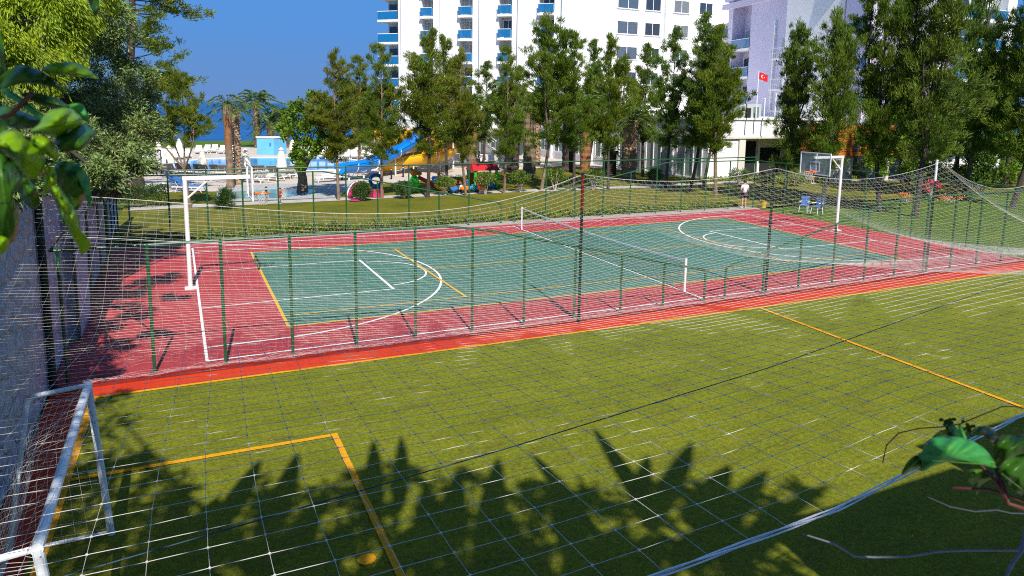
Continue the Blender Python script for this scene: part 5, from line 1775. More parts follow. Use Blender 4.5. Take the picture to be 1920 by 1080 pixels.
back_t = [(672, 322, 112, 0, 1.3, 'slim pine standing behind the row between its first two trees'),
          (905, 318, 120, 4, 1.2, 'dark pine beside the slide tower behind the row'), (970, 316, 128, 4, 1.2, 'dark pine with a thick black trunk, in front of the hotel loungers'),
          (1100, 322, 80, 5, 1.1, 'dark pine near the pavilion windows behind the row'), (1205, 330, 90, 4, 1.2, 'dark pine crowding the pavilion windows left of the white mullions'),
          (838, 330, 74, 6, 1.0, 'second forked pine just behind the yellow slide'), (358, 392, 142, 3, 1.15, 'small golden pine with a dark trunk at the left hoop'),
          (1318, 350, 74, 2, 1.0, 'pine behind the row at the pavilion corner')]
for px, py, yt, k, wx, lb in back_t:
    plant_tree(protos[k], px, py, yt, lb, wx=wx, group='pines scattered behind the row')

# big pines on the right
G_R = 'large dark pines at the right of the court'
bigp = []
for k in range(3):
    tb, V, Fc = casuarina(np.random.default_rng(300 + k), 10.5, 2.7 + 0.25 * k, 5, dens=1.12, bl=0.22, bw=0.036, trunk_r=0.16, low=0.2)
    bigp.append(tree_proto('pine_tree', 'p', G_R, tb, V, Fc, 'barkdark', ['pinedark', 'pine', 'pinedark'][k]))
for px, py, yt, k, wx, lb in [(1468, 382, 52, 0, 0.78, 'dark bushy pine just right of the flag'), (1542, 392, 26, 1, 0.78, 'dark pine with several spires left of the orange kiosk'),
                               (1650, 393, -60, 1, 0.74, 'tall thick pine standing right of the far basket'), (1715, 402, -90, 0, 0.85, 'tall leaning pine left of the pale topped net post'),
                               (1805, 372, -50, 2, 0.72, 'tall open pine in front of the white balconies at right'), (1898, 385, -50, 1, 0.85, 'tall pine at the right border of the view'),
                               (1760, 345, 130, 2, 1.0, 'lower dark pine filling the gap before the hotel wing'), (1690, 345, 120, 2, 0.8, 'dark pine over the orange kiosk'), (1850, 350, 120, 0, 1.1, 'bushy pine behind the right side net')]:
    plant_tree(bigp[k], px, py, yt, lb, wx=wx, group=G_R)

# tall pine at the left with layered branches towards the sea
rs2 = np.random.default_rng(5)
p = g(262, 374)
lt = thing('pine_tree', 'tall old pine with a thick dark trunk and long bare layered branches at upper left', 'tree', (p.x, p.y, 0), world=False)
m = MB()
tr_ = [np.array([0, 0, -0.1]), np.array([-0.15, 0, 4]), np.array([-0.1, 0.1, 8]), np.array([0.25, 0, 11.0]), np.array([0.35, 0.0, 15.5])]
m.tube(tr_, [0.42, 0.34, 0.26, 0.2, 0.08], 10, cap=False)
P, D = [], []
for b in range(46):
    z = rs2.uniform(5.6, 15.3)
    a = rs2.uniform(-1.2, 1.2) if rs2.uniform() < 0.62 else rs2.uniform(0, 6.28)
    c = np.array([np.interp(z, [0, 4, 8, 11, 15.5], [0, -.15, -.1, .25, .35]), 0, z])
    ln = rs2.uniform(1.6, 4.3) * (1.0 if z < 13 else 0.85)
    d = unit(np.array([math.cos(a), math.sin(a), rs2.uniform(-0.25, 0.45)]))
    tip = c + d * ln + np.array([0, 0, 0.25])
    md = c + d * ln * 0.5 + np.array([0, 0, -0.1])
    m.tube([c, md, tip], [0.05, 0.03, 0.01], 5, cap=False)
    for q in range(int(ln * 4)):
        f = rs2.uniform(0.45, 1.0)
        cc = c * (1 - f) ** 2 + 2 * md * f * (1 - f) + tip * f * f + rs2.normal(0, [0.32, 0.32, 0.14], 3)
        n_ = 44
        P.append(cc + rs2.normal(0, [0.16, 0.16, 0.09], (n_, 3))); D.append(unit(d * 0.7 + np.array([0, 0, 0.5]) + rs2.normal(0, 0.6, (n_, 3))))
m.build('trunk', 'barkdark', lt, smooth=True)
V, Fc = leaves(np.concatenate(P), np.concatenate(D), 0.24, 0.055, rs2)
np_mesh('crown', V, Fc, 'pine', lt)


def blob_tree(name, label, base, clusters, leafm, bark, blade=(0.14, 0.045), hang=0.0, per=900, seed=1, inner=0.35, trunks=None):
    """crown from irregular clusters (center, radius) of individual leaf blades, hollow towards the middle"""
    rb = np.random.default_rng(seed)
    t = thing(name, label, 'tree', base)
    m = MB()
    for pts, rr in (trunks or []):
        m.tube(pts, rr, 9, cap=False)
    P, D = [], []
    for c, r in clusters:
        c = np.array(c, float)
        if trunks:
            s0 = np.array(trunks[0][0][-1])
            m.tube([s0, (s0 + c) / 2 + rb.normal(0, 0.2, 3), c], [0.07, 0.05, 0.02], 5, cap=False)
        # sub clumps on the surface of the cluster
        ns = int(16 * r * r) + 8
        dirs = unit(rb.normal(size=(ns, 3)))
        for dv in dirs:
            rad = r * rb.uniform(0.45, 1.08)
            cc = c + dv * rad * np.array([1, 1, 0.85])
            n_ = int(per / 40 * rb.uniform(0.6, 1.3))
            sr = 0.10 + 0.16 * r
            q = cc + rb.normal(0, sr * 0.55, (n_, 3))
            dd = unit(dv * 0.8 + np.array([0, 0, -hang]) + rb.normal(0, 0.55 if hang < 0.5 else 0.3, (n_, 3)))
            if hang > 0.5:
                q[:, 2] -= np.abs(rb.normal(0, sr * 0.8, n_))
            P.append(q); D.append(dd)
    m.build('trunk', bark, t, smooth=True)
    V, Fc = leaves(np.concatenate(P), np.concatenate(D), blade[0], blade[1], rb)
    np_mesh('crown', V, Fc, leafm, t)
    return t


def rc(px, py, d):
    v = ray(px, py, d); return (v.x, v.y, v.z)


# pepper tree (bright, hanging) and olive tree (grey green) behind the stone wall
cl = [(rc(40, 40, 18.5), 1.1), (rc(105, 25, 19), 0.85), (rc(60, 120, 18), 0.85), (rc(-10, 100, 17.5), 1.0), (rc(120, 90, 19), 0.55),
      (rc(30, 190, 18), 0.75), (rc(-40, 20, 18), 1.2), (rc(70, -40, 19), 1.1), (rc(150, -30, 20), 0.8), (rc(10, 250, 18.5), 0.8), (rc(150, 30, 20), 0.5)]
pb = ray(40, 300, 19)
blob_tree('pepper_tree', 'bright yellow-green pepper tree with hanging sprays at upper left', (-7.5, 1.5, 4.3), cl, 'pepper', 'barkdark', (0.14, 0.032), 1.1, 11000, 3,
          trunks=[([(-7.5, 1.5, 4.2), (-7.3, 1.4, 5.8), (-6.9, 1.4, 7.0)], [0.25, 0.2, 0.14])])
cl = [(rc(205, 60, 23), 0.85), (rc(165, 80, 22.5), 0.8), (rc(185, 20, 23), 0.7), (rc(190, 130, 23), 0.95), (rc(235, 150, 24), 0.95), (rc(200, 210, 23), 1.05), (rc(150, 230, 22), 1.0), (rc(255, 225, 24.5), 0.9), (rc(225, 280, 24.5), 0.9), (rc(180, 300, 23), 0.85),
      (rc(130, 180, 21.5), 0.9), (rc(205, 25, 22.5), 0.6), (rc(170, 340, 24), 0.75), (rc(272, 190, 25), 0.6), (rc(288, 240, 25.5), 0.5), (rc(190, 345, 25), 0.6), (rc(120, 260, 22), 0.8), (rc(80, 250, 21), 0.9), (rc(210, 330, 25), 0.7), (rc(60, 200, 21), 0.9)]
blob_tree('olive_tree', 'large grey-green olive tree overhanging the far end of the stone wall', (-4.6, 6.0, 4.3), cl, 'olive', 'barkdark', (0.125, 0.036), 0.1, 8000, 4,
          trunks=[([(-4.6, 6.0, 4.2), (-4.5, 6.0, 5.0), (-4.3, 5.9, 5.8)], [0.28, 0.22, 0.16])])
# round leafy tree by the pool
b0 = g(567, 360)
D0 = 45.5
cl = [(rc(560, 215, D0), 1.0), (rc(600, 205, D0), 1.0), (rc(585, 250, D0), 0.95), (rc(545, 250, D0 - 0.5), 0.7), (rc(625, 245, D0 + .6), 0.8), (rc(575, 280, D0), 0.7), (rc(548, 290, D0), 0.42), (rc(610, 275, D0), 0.6), (rc(590, 185, D0), 0.6), (rc(560, 310, D0 - .3), 0.3)]
blob_tree('leafy_tree', 'round bright green leafy tree with a thick mottled trunk beside the pool', (b0.x, b0.y, 0), cl, 'broad', 'bark', (0.20, 0.13), 0.0, 1500, 9,
          trunks=[([(b0.x, b0.y, -0.1), (b0.x + 0.05, b0.y, 0.9), (b0.x - 0.1, b0.y, 1.9)], [0.42, 0.31, 0.27]), ([(b0.x, b0.y, 1.3), (b0.x + 0.7, b0.y, 2.6), (b0.x + 0.9, b0.y, 3.4)], [0.2, 0.12, 0.07])])
# dark green masses beyond the right fence
for i, (px, py, r, lb) in enumerate(((1700, 262, 1.9, 'light green broadleaf tree glimpsed under the right pines'), (1790, 275, 2.2, 'broadleaf tree with bright patches behind the net post'), (1885, 270, 2.2, 'broadleaf tree at the right border behind the net'))):
    d_ = 52 + i * 2
    cl = [(rc(px + dx, py + dy, d_ + rs.uniform(-1, 1)), rs.uniform(0.7, 1.2)) for dx, dy in ((0, 0), (-45, 10), (45, 5), (-20, -50), (25, -55), (-50, 45), (10, 50), (50, 50), (0, -95))]
    bb = g(px, 345)
    blob_tree('broadleaf_tree', lb, (bb.x, bb.y, 0), cl, 'broad' if i != 1 else 'hedge', 'barkdark', (0.22, 0.14), 0.0, 1300, 40 + i, trunks=[([(bb.x, bb.y, -0.1), (bb.x, bb.y, 1.5), (bb.x, bb.y, 2.6)], [0.25, 0.2, 0.15])])


# ------------------------------------------------------------------ palms
def palm(loc, h, r, label, fr=26, fl=2.2, bark='palmbark', seed=1, leafm='palmleaf', husk=0.0, fan=False):
    rp = np.random.default_rng(seed)
    t = thing('palm_tree', label, 'palm', loc, world=False, group='palms in the pool garden')
    m = MB(); pts, rr = [], []
    n = 26
    for i in range(n + 1):
        z = h * i / n
        pts.append((0.02 * math.sin(z), 0, z)); rr.append(r * (1 + 0.10 * ((i % 2) - 0.5)) * (1.12 if i < 2 else 1) * (1.0 + (0.18 if z > h * 0.85 else 0)))
    m.tube(pts, rr, 12, cap=False)
    # leaf-base scales round the trunk
    for i in range(int(h * 26) if bark == 'palmbark' else 0):
        a = i * 2.4; z = 0.15 + (h - 0.2) * i / (h * 26)
        m.box((r * 1.03 * math.cos(a), r * 1.03 * math.sin(a), z), (0.10, 0.12, 0.12), rot=Matrix.Rotation(a, 3, 'Z') @ Matrix.Rotation(-0.5, 3, 'Y'))
    m.build('trunk', bark, t, smooth=False)
    if husk:
        m = MB(); m.tube([(0, 0, h * husk), (0, 0, h * (husk + 1) / 2), (0, 0, h)], [r * 1.04, r * 1.12, r * 1.08], 12); m.build('husk', 'palmred', t)
    P, D, tubes = [], [], MB()
    for k in range(fr):
        a = 2.4 * k + rp.uniform(-0.2, 0.2)
        el = math.radians(78 - 95 * k / fr)
        L = fl * rp.uniform(0.85, 1.1)
        c = np.array([0, 0, h]); u = np.array([math.cos(a), math.sin(a), 0.0])
        path = []
        for s in np.linspace(0, 1, 9):
            path.append(c + u * L * (math.cos(el) * s + 0.1 * s) + np.array([0, 0, L * (math.sin(el) * s - 0.55 * s * s)]))
        path = np.array(path)
        tubes.tube([tuple(q) for q in path], [0.03, 0.026, 0.022, 0.02, 0.017, 0.014, 0.011, 0.008, 0.004], 4, cap=False)
        side = np.cross(u, [0, 0, 1.0])
        for s in np.linspace(0.18, 1, 34):
            i0 = min(int(s * 8), 7); f = s * 8 - i0
            pt = path[i0] * (1 - f) + path[i0 + 1] * f
            tg = unit(path[i0 + 1] - path[i0])
            if fan and s < 0.6:
                continue
            for sg in (-1, 1):
                dd = unit(tg * 0.75 + side * sg * (0.8 if not fan else 0.5) + np.array([0, 0, -0.18]) + rp.normal(0, 0.08, 3))
                P.append(pt); D.append(dd)
    V, Fc = leaves(np.array(P), np.array(D), fl * 0.22, 0.024 * fl, rp, droop=0.02)
    cr_ = np_mesh('crown', V, Fc, leafm, t)
    tubes.build('frond_ribs', leafm, cr_)
    return t


def palm_px(px, py, ycrown, w_px, label, **k):
    p = g(px, py); D = (p - CAM).dot(_fw)
    return palm((p.x, p.y, -0.03), (py - ycrown) * D / F, w_px / 2 * D / F, label, **k)


palm_px(432, 352, 196, 13, 'palm with a smooth reddish trunk, left one of the pair behind the left hoop', fl=1.5, bark='bark', seed=2, husk=0.5, fan=True)
palm_px(447, 346, 206, 12, 'palm with a rough pale trunk, right one of the pair behind the left hoop', fl=1.3, seed=3, fan=True)
palm_px(483, 276, 192, 11, 'dark crowned palm standing against the sea', fl=3.6, seed=4)
palm_px(508, 276, 230, 13, 'short stout palm behind the blue box, left one', fl=3.0, seed=5)
palm_px(535, 276, 222, 13, 'stout palm behind the blue box with long arching fronds', fl=3.8, seed=6)
palm_px(667, 284, 205, 12, 'palm with a scaly trunk before the sea, left of the yellow slide', fl=1.8, seed=7)
palm_px(700, 284, 208, 12, 'palm with a scaly trunk before the sea, nearest the yellow slide', fl=1.8, seed=8)
palm_px(884, 345, 205, 19, 'palm with a thick smooth brown trunk and orange husk by the slide tower', fl=2.3, seed=9, bark='bark', husk=0.6, fan=True)
palm_px(992, 332, 190, 24, 'palm with a thick grey brown trunk on the grass in front of the hotel', fl=2.2, seed=10, bark='bark', fan=True)
palm_px(1004, 308, 195, 17, 'palm with a rough trunk just behind the thick one before the hotel', fl=2.2, seed=11)
palm_px(1064, 322, 180, 22, 'palm with a dark trunk, left of two by the pavilion windows', fl=2.2, seed=12, bark='barkdark')
palm_px(1096, 328, 190, 19, 'palm with a red brown trunk, right of two by the pavilion windows', fl=2.2, seed=13, bark='palmred')
palm_px(1142, 332, 282, 26, 'short palm with a dark shaggy trunk before the pavilion', fl=1.2, seed=14, bark='barkdark')
palm_px(1178, 334, 225, 26, 'palm with a fat scaly diamond patterned trunk before the pavilion', fl=2.4, seed=15)
palm_px(812, 300, 168, 14, 'tall palm with feathery fronds behind the blue slide', fl=3.0, seed=16)
palm_px(958, 318, 160, 26, 'palm with a thick dark trunk beside the hotel loungers', fl=2.2, seed=17, bark='barkdark', fan=True)


# ------------------------------------------------------------------ shrubs
def shrub(px, py, ytop, w_px, label, leafm='shrub', stems=7, bare=0.45, name='shrub', cat='shrub', blade=(0.15, 0.05), n=1500, seed=1, stemm='palebark', grp=None, flat=0.5):
    rq = np.random.default_rng(seed)
    p = g(px, py); D = (p - CAM).dot(_fw)
    h = (py - ytop) * D / F; w_ = w_px / 2 * D / F
    t = thing(name, label, cat, (p.x, p.y, 0.0), world=False, group=grp)
    m = MB()
    P, Dd = [], []
    for k in range(stems):
        a = 2 * math.pi * k / stems + rq.uniform(-0.3, 0.3); rr = w_ * rq.uniform(0.4, 0.85)
        tip = np.array([math.cos(a) * rr, math.sin(a) * rr, h * rq.uniform(0.72, 0.92)])
        m.tube([(0.04 * math.cos(a), 0.04 * math.sin(a), 0), tuple(tip * [0.45, 0.45, 0.5]), tuple(tip)], [0.035, 0.028, 0.012], 5, cap=False)
    m.build('stems', stemm, t)
    cc = rq.normal(size=(n // 30, 3)); cc = unit(cc) * (rq.uniform(0.35, 1, (n // 30, 1)) ** 0.5)
    zc = h * (bare + 1) / 2; hz = h * (1 - bare) / 2
    for c in cc:
        q = c * np.array([w_, w_, hz]) + np.array([0, 0, zc])
        P.append(q + rq.normal(0, 0.09, (30, 3))); Dd.append(unit(c * 0.8 + np.array([0, 0, flat]) + rq.normal(0, 0.5, (30, 3))))
    V, Fc = leaves(np.concatenate(P), np.concatenate(Dd), blade[0], blade[1], rq)
    np_mesh('foliage', V, Fc, leafm, t)
    return t


shrub(678, 376, 343, 34, 'oleander bush with narrow leaves in front of the pink play arch', 'hedge', seed=1, bare=0.2, n=2400)
shrub(758, 372, 343, 34, 'oleander bush left of the green toddler slide', 'hedge', seed=2, bare=0.15, n=2000)
shrub(834, 366, 334, 34, 'bare stemmed light green bush right of the big forked pine', seed=3, n=1500)
shrub(910, 364, 326, 38, 'bare stemmed light green bush in front of the red playhouse', seed=4, n=1800)
shrub(975, 360, 324, 36, 'bare stemmed light green bush between two pine trunks right of the playhouse', seed=5, n=1700)
shrub(1040, 357, 318, 40, 'bare stemmed light green bush left of the dark red net post', seed=6, n=1700)
shrub(1112, 356, 319, 40, 'bare stemmed light green bush right of the dark red net post', seed=7, n=1700)
shrub(422, 391, 358, 28, 'spiky dark green bush under the left basket', 'hedge', seed=8, bare=0.1, n=1500, blade=(0.3, 0.035))
shrub(1228, 342, 315, 28, 'dark round topped clipped cypress before the pavilion', 'hedge', seed=9, bare=0.0, n=4000, blade=(0.08, 0.04), stems=3, flat=0.1)
shrub(1430, 352, 325, 34, 'small spreading light green plant by the pavilion path', seed=10, bare=0.4, n=900)
shrub(1385, 345, 318, 30, 'red tinged cordyline plant at the pavilion bed', 'palmleaf', seed=11, bare=0.2, n=800, blade=(0.3, 0.04))
shrub(1490, 348, 318, 30, 'bright spiky yucca beside the pavilion column', 'cover', seed=12, bare=0.1, n=900, blade=(0.35, 0.04))
shrub(1615, 345, 300, 30, 'white flowering slender shrub by the kiosk columns', 'shrub', seed=13, bare=0.2, n=1200)
shrub(1744, 372, 340, 26, 'bush with bright pink flowers behind the pale topped post', 'flower', seed=14, bare=0.35, n=270, blade=(0.1, 0.08), name='flowering_bush')
shrub(1795, 352, 318, 40, 'reddish bare twigged bush behind the right net', 'palmleaf', seed=15, bare=0.5, n=300, name='flowering_bush')
shrub(1700, 380, 365, 30, 'low bush with orange flowers left of the net post', 'flowero', seed=16, bare=0.2, n=240, blade=(0.1, 0.07), name='flowering_bush')
shrub(1780, 380, 364, 44, 'low bed plant with orange flowers right of the net post', 'flowero', seed=17, bare=0.2, n=270, blade=(0.1, 0.07), name='flowering_bush')
shrub(228, 372, 335, 30, 'bush with magenta flowers beside the blue gate', 'flower', seed=18, bare=0.2, n=500, name='flowering_bush')
shrub(1880, 352, 318, 50, 'green garden shrub at the right border behind the net', 'shrub', seed=19, bare=0.1, n=1500)
shrub(1835, 360, 338, 40, 'low green shrub behind the right net with yellow tips', 'cover', seed=20, bare=0.1, n=1100)
for i, (a, b, hgt, lb) in enumerate((((208, 392), (316, 386), 1.25, 'dark clipped hedge in deep shade at the left of the lawn'), ((1560, 322), (1700, 330), 1.2, 'dark clipped hedge behind the kiosk path'), ((1690, 335), (1960, 348), 1.5, 'long dark clipped hedge across the right background'))):
    pa, pb = g(*a), g(*b)
    t = thing('hedge', lb, 'hedge', (pa.x, pa.y, 0))
    rq = np.random.default_rng(70 + i)
    L = (pb - pa).length; n_ = int(L * 1100)
    u = rq.uniform(0, 1, n_); base = np.array(pa)[None] + (np.array(pb) - np.array(pa))[None] * u[:, None]
    d_ = np.array([(pb - pa).y, -(pb - pa).x, 0]) / L
    side = rq.uniform(-0.45, 0.45, n_); z_ = rq.uniform(0.02, 1, n_) ** 0.6 * hgt
    P = base + d_[None] * side[:, None]; P[:, 2] = z_
    V, Fc = leaves(P, unit(np.stack([side * d_[0], side * d_[1], 0.3 + 0 * side], 1) + rq.normal(0, 0.5, (n_, 3))), 0.11, 0.06, rq)
    np_mesh('foliage', V, Fc, 'hedge', t)

# ground cover strip beside the kerb, wild grasses of the lawn
rq = np.random.default_rng(33)
n_ = 26000
x = rq.uniform(-2.8, 31.5, n_)
wdt = 0.45 + 0.25 * np.sin(x * 0.8) + 0.15 * np.sin(x * 2.3)
y = 16.55 + rq.uniform(0, 1, n_) * (wdt + 0.35); z_ = rq.uniform(0, 1, n_) * (0.14 + 0.10 * np.sin(x * 1.7) ** 2) * np.where((x > 3.2) & (x < 6.5), 1.9, 1.0)
P = np.stack([x, y, z_ - 0.01], 1)
V, Fc = leaves(P, unit(np.stack([0 * x, -0.3 + 0 * x, 0.6 + 0 * x], 1) + rq.normal(0, 0.5, (n_, 3))), 0.12, 0.075, rq)
o = np_mesh('ground_cover', V, Fc, 'cover'); kind(o, 'stuff'); tag(o, 'bright leafy ground cover strip between the court kerb and the lawn', 'ground cover')
x = rq.uniform(43.5, 56, 9000); y = 26.2 + rq.uniform(0, 2.4, 9000)
x = np.concatenate([x, rq.uniform(37, 52, 3000)]); y = np.concatenate([y, rq.uniform(29.0, 29.5, 3000)])
P = np.stack([x, y, rq.uniform(0, 0.3, len(x))], 1)
V, Fc = leaves(P, rq.normal(0, 0.5, (len(x), 3)) + [0, 0, 0.6], 0.2, 0.08, rq)
o = np_mesh('ground_cover', V, Fc, 'cover'); kind(o, 'stuff'); tag(o, 'leafy planting bed along the pavilion front', 'ground cover')
for t in protos + bigp:
    drop(t)

# ================================================================== PLANTS ABOVE AND BEHIND THE VIEWER whose shadows fall on the turf
SH = Vector((math.sin(SUN_AZ + math.pi), math.cos(SUN_AZ + math.pi), 0)) / math.tan(SUN_EL)   # ground shift per metre of height


def over(px, py, z):
    p = g(px, py, TZ); q = p - SH * (z - TZ); q.z = z
    return q


def broad_blade(m, a, b, wd, fold=0.12, droop=0.25, n=9):
    """long tropical leaf from a to b"""
    a, b = Vector(a), Vector(b); d = b - a; s = d.cross(Vector((0.15, -1, 0.9))).normalized(); up = s.cross(d.normalized())
    rows = []
    for i in range(n + 1):
        u = i / n
        c = a + d * u + up * (droop * d.length * u * (1 - u))
        w_ = wd * (u + 0.04) ** 0.5 * (1.0 - u) ** 0.85 * 0.93 if i < n else 0.001
        rows.append((c - s * w_ - up * fold * w_, c, c + s * w_ - up * fold * w_))
    o = len(m.v)
    for r_ in rows:
        m.v += [tuple(p_) for p_ in r_]
    for i in range(n):
        for k in range(2):
            m.f.append((o + 3 * i + k, o + 3 * i + k + 1, o + 3 * i + k + 4, o + 3 * i + k + 3)); m.mi.append(m.cur)


def frond_blade(m, a, b, wd):
    """torn tropical frond: midrib with separate tapering strips"""
    a, b = Vector(a), Vector(b); d = b - a; L = d.length
    s = d.cross(Vector((0.15, -1, 0.9))).normalized(); up = s.cross(d.normalized())
    C_ = [a + d * u + up * (0.2 * L * u * (1 - u)) for u in np.linspace(0, 1, 15)]
    m.tube(C_, [0.03 * (1 - 0.85 * i / 14) for i in range(15)], 5)
    for i in range(1, 14):
        for sg in (-1, 1):
            c = C_[i]; t = (C_[min(i + 1, 14)] - C_[i - 1]).normalized(); u = i / 14
            ln = wd * 0.62 * (math.sin(math.pi * (0.12 + 0.80 * u)) ** 0.8) * random.uniform(0.75, 1.15)
            e = c + (s * sg * 0.8 + t * 0.75).normalized() * ln - up * 0.25 * ln
            w2 = t * (L / 14 * random.uniform(0.30, 0.52))
            mid_ = (c + e) / 2 + up * 0.04
            m._add([c - w2, c + w2, mid_ + w2 * 0.9, e, mid_ - w2 * 0.8], [(0, 1, 2, 3, 4)])


G_S = 'shade plants on the terrace behind the viewer'
plants = [((-1.6, -20.2), 10.5, [((560, 845), (470, 1060), .9), ((490, 860), (400, 1000), .8), ((700, 822), (690, 1010), .75), ((752, 815), (745, 960), .6), ((600, 930), (520, 1090), 1.0), ((410, 930), (350, 1060), 1.2), ((660, 980), (560, 1100), 1.2), ((780, 980), (700, 1120), 1.0), ((460, 1000), (300, 1100), 1.1), ((350, 900), (300, 1080), 0.8)], 'broad leaved plant behind the viewer, left one casting shade by the penalty line'),
          ((3.2, -20.4), 11.0, [((935, 855), (900, 1060), .9), ((860, 880), (830, 1050), .9), ((995, 848), (1120, 1010), .65), ((1110, 800), (1230, 985), .7), ((1040, 905), (1090, 1080), 1.0), ((960, 960), (900, 1110), 1.1), ((800, 900), (790, 1090), .9), ((1180, 980), (1060, 1110), 1.1), ((1000, 1010), (1000, 1130), 1.2)], 'broad leaved plant behind the viewer, middle one with pointed leaves'),
          ((6.6, -20.6), 11.0, [((1300, 825), (1210, 990), .75), ((1370, 870), (1290, 985), .9), ((1440, 880), (1330, 1000), .8), ((1560, 905), (1400, 1000), .55), ((1215, 850), (1190, 960), .6), ((1500, 950), (1350, 1060), .9), ((1400, 960), (1260, 1060), 1.0), ((1250, 1000), (1150, 1100), 1.1)], 'broad leaved plant behind the viewer, right one beside the building')]
for (bx_, by_), zc, tips, lb in plants:
    t = thing('shade_plant', lb, 'plant', (bx_, by_, 4.35), group=G_S)
    m = MB()
    st = MB(); cen = Vector((0, 0, 0))
    for tip, root, wd in tips:
        z1 = zc + random.uniform(-0.3, 0.3)
        a = over(*root, z1 - 0.4); b = over(*tip, z1)
        broad_blade(m, a, b, wd * 0.62)
        st.tube([(bx_, by_, 5.5), ((bx_ + a.x) / 2, (by_ + a.y) / 2, z1 - 2.0), tuple(a)], [0.06, 0.05, 0.03], 5, cap=False)
    st.tube([(bx_, by_, 4.3), (bx_, by_, 5.6)], [0.16, 0.12], 8)
    st.build('stems', 'bark', t)
    m.build('leaves', 'broad', t)
# leafy tree crown over the camera: dappled shade on the lower turf
cl = []
rsd = np.random.default_rng(8)
for (px, py, r) in ((610, 935, .28), (735, 895, .3), (815, 925, .35), (890, 905, .28), (985, 930, .3), (1060, 940, .3), (1250, 925, .33), (1330, 935, .28), (1420, 945, .28), (660, 905, .2), (480, 930, .3), (1500, 925, .2), (560, 985, .45), (500, 1040, .5), (620, 1085, .45), (740, 1040, .65), (660, 1000, .4), (700, 950, .35), (860, 975, .5), (900, 1050, .6), (950, 950, .3), (1010, 1000, .35), (1130, 935, .3), (400, 1050, .5), (310, 930, .45), (380, 980, .4), (300, 1060, .6), (200, 1000, .8), (180, 900, .6), (240, 860, .3), (150, 1060, .8), (100, 950, .8), (1060, 1060, .5), (1190, 965, .4), (1100, 960, .35), (1330, 1050, .4), (1250, 1090, .4), (1420, 1060, .35), (820, 1090, .5), (60, 900, .9), (190, 800, .5), (20, 1050, 1.1), (250, 900, .45), (270, 1000, .6), (200, 755, .35), (330, 1010, .4), (120, 860, .8), (230, 1080, .8)):
    q = over(px, py, 12.2 + rsd.uniform(-0.8, 0.8)); cl.append(((q.x, q.y, q.z), r))
blob_tree('shade_tree', 'spreading tree on the terrace behind the viewer dappling the turf with shade', (-1.0, -23.5, 4.35), cl, 'broad', 'bark', (0.20, 0.11), 0.0, 620, 55, trunks=[([(-1.0, -23.5, 4.3), (-0.8, -23.2, 7.5), (0.2, -22.0, 10.8)], [0.3, 0.25, 0.16])])
# crown over the wall that shades the left end of the red court
cl = []
for (px, py, z, r) in ((240, 560, 4.9, .8), (190, 620, 4.8, .75), (290, 530, 4.8, .65), (330, 480, 5.0, .65), (250, 480, 5.2, .9), (180, 680, 4.9, .5), (300, 630, 4.6, .3), (230, 650, 4.8, .4), (335, 560, 4.6, .3), (280, 440, 5.4, .8), (200, 540, 5.4, .8), (350, 458, 5.0, .4), (210, 700, 4.7, .3), (265, 590, 4.7, .45), (320, 520, 4.7, .4), (200, 470, 5.6, .9), (240, 430, 5.8, .9)):
    q = over(px, py, z); cl.append(((q.x - 0.1, q.y, q.z), r))
blob_tree('olive_tree', 'lower olive tree spilling over the stone wall above the shaded court end', (-4.4, 2.0, 4.3), cl, 'olive', 'barkdark', (0.125, 0.038), 0.1, 8000, 56, trunks=[([(-4.4, 2.0, 4.2), (-4.2, 2.2, 4.7), (-3.8, 2.6, 5.1)], [0.2, 0.17, 0.12])])

# ================================================================== NEAR FOLIAGE: climbing vine by the viewer's side


def vleaf(parent, px0, py0, px1, py1, wpx, depth, m_, curl=0.18, side=None, d2=None, name='leaf', tooth=0.0, veins=True):
    """one broad leaf: petiole end to tip, real size from its distance"""
    a = ray(px0, py0, depth); b = ray(px1, py1, d2 or depth * 0.97)
    wd = wpx / F * depth
    d = b - a; view = (a - CAM).normalized()
    s = d.cross(view).normalized(); s = (s + view * (side if side is not None else random.uniform(-0.5, 0.5))).normalized()
    up = s.cross(d.normalized()).normalized()
    n, k = 12, 6
    m = MB(); vs = []
    for i in range(n + 1):
        u = i / n
        prof_ = (u ** 0.55) * ((1 - u) ** 0.95) * 1.86 if 0 < u < 1 else 0.0
        if tooth and 0 < i < n:
            prof_ *= 1 + tooth * (0.5 if i % 2 else -0.5)
        c = a + d * u - up * curl * d.length * (u - 0.5) ** 2 * 2
        for j in range(-k, k + 1):
            v_ = j / k
            off = s * (v_ * wd / 2 * prof_) + up * (abs(v_) ** 1.5 * wd * 0.16 * prof_ + 0.012 * wd * math.sin(u * 20 + abs(v_) * 6))
            vs.append(c + off)
    fs = []
    R_ = 2 * k + 1
    for i in range(n):
        for j in range(2 * k):
            fs.append((i * R_ + j, i * R_ + j + 1, (i + 1) * R_ + j + 1, (i + 1) * R_ + j))
    m._add(vs, fs)
    o = m.build(name, m_, parent, smooth=True)
    if not veins:
        return o
    # midrib and side veins stand slightly proud
    mv = MB(); q_ = (CAM - a).normalized() * 0.0009
    mv.tube([vs[i * R_ + k] + q_ for i in range(n + 1)], [0.0011 * (1 - 0.8 * i / n) for i in range(n + 1)], 5)
    for i in range(1, n - 3, 2):
        for sg in (-1, 1):
            mv.tube([vs[i * R_ + k] + q_, vs[(i + 1) * R_ + k + sg * 3] + q_, vs[(i + 2) * R_ + k + sg * 5] + q_], [0.0006, 0.0005, 0.0003], 4)
    mv.build('veins', 'fgvein', o)
    return o


lv = thing('vine_branch', 'branch of large glossy green leaves close to the viewer at the left edge', 'plant', ray(-30, 300, 0.9))


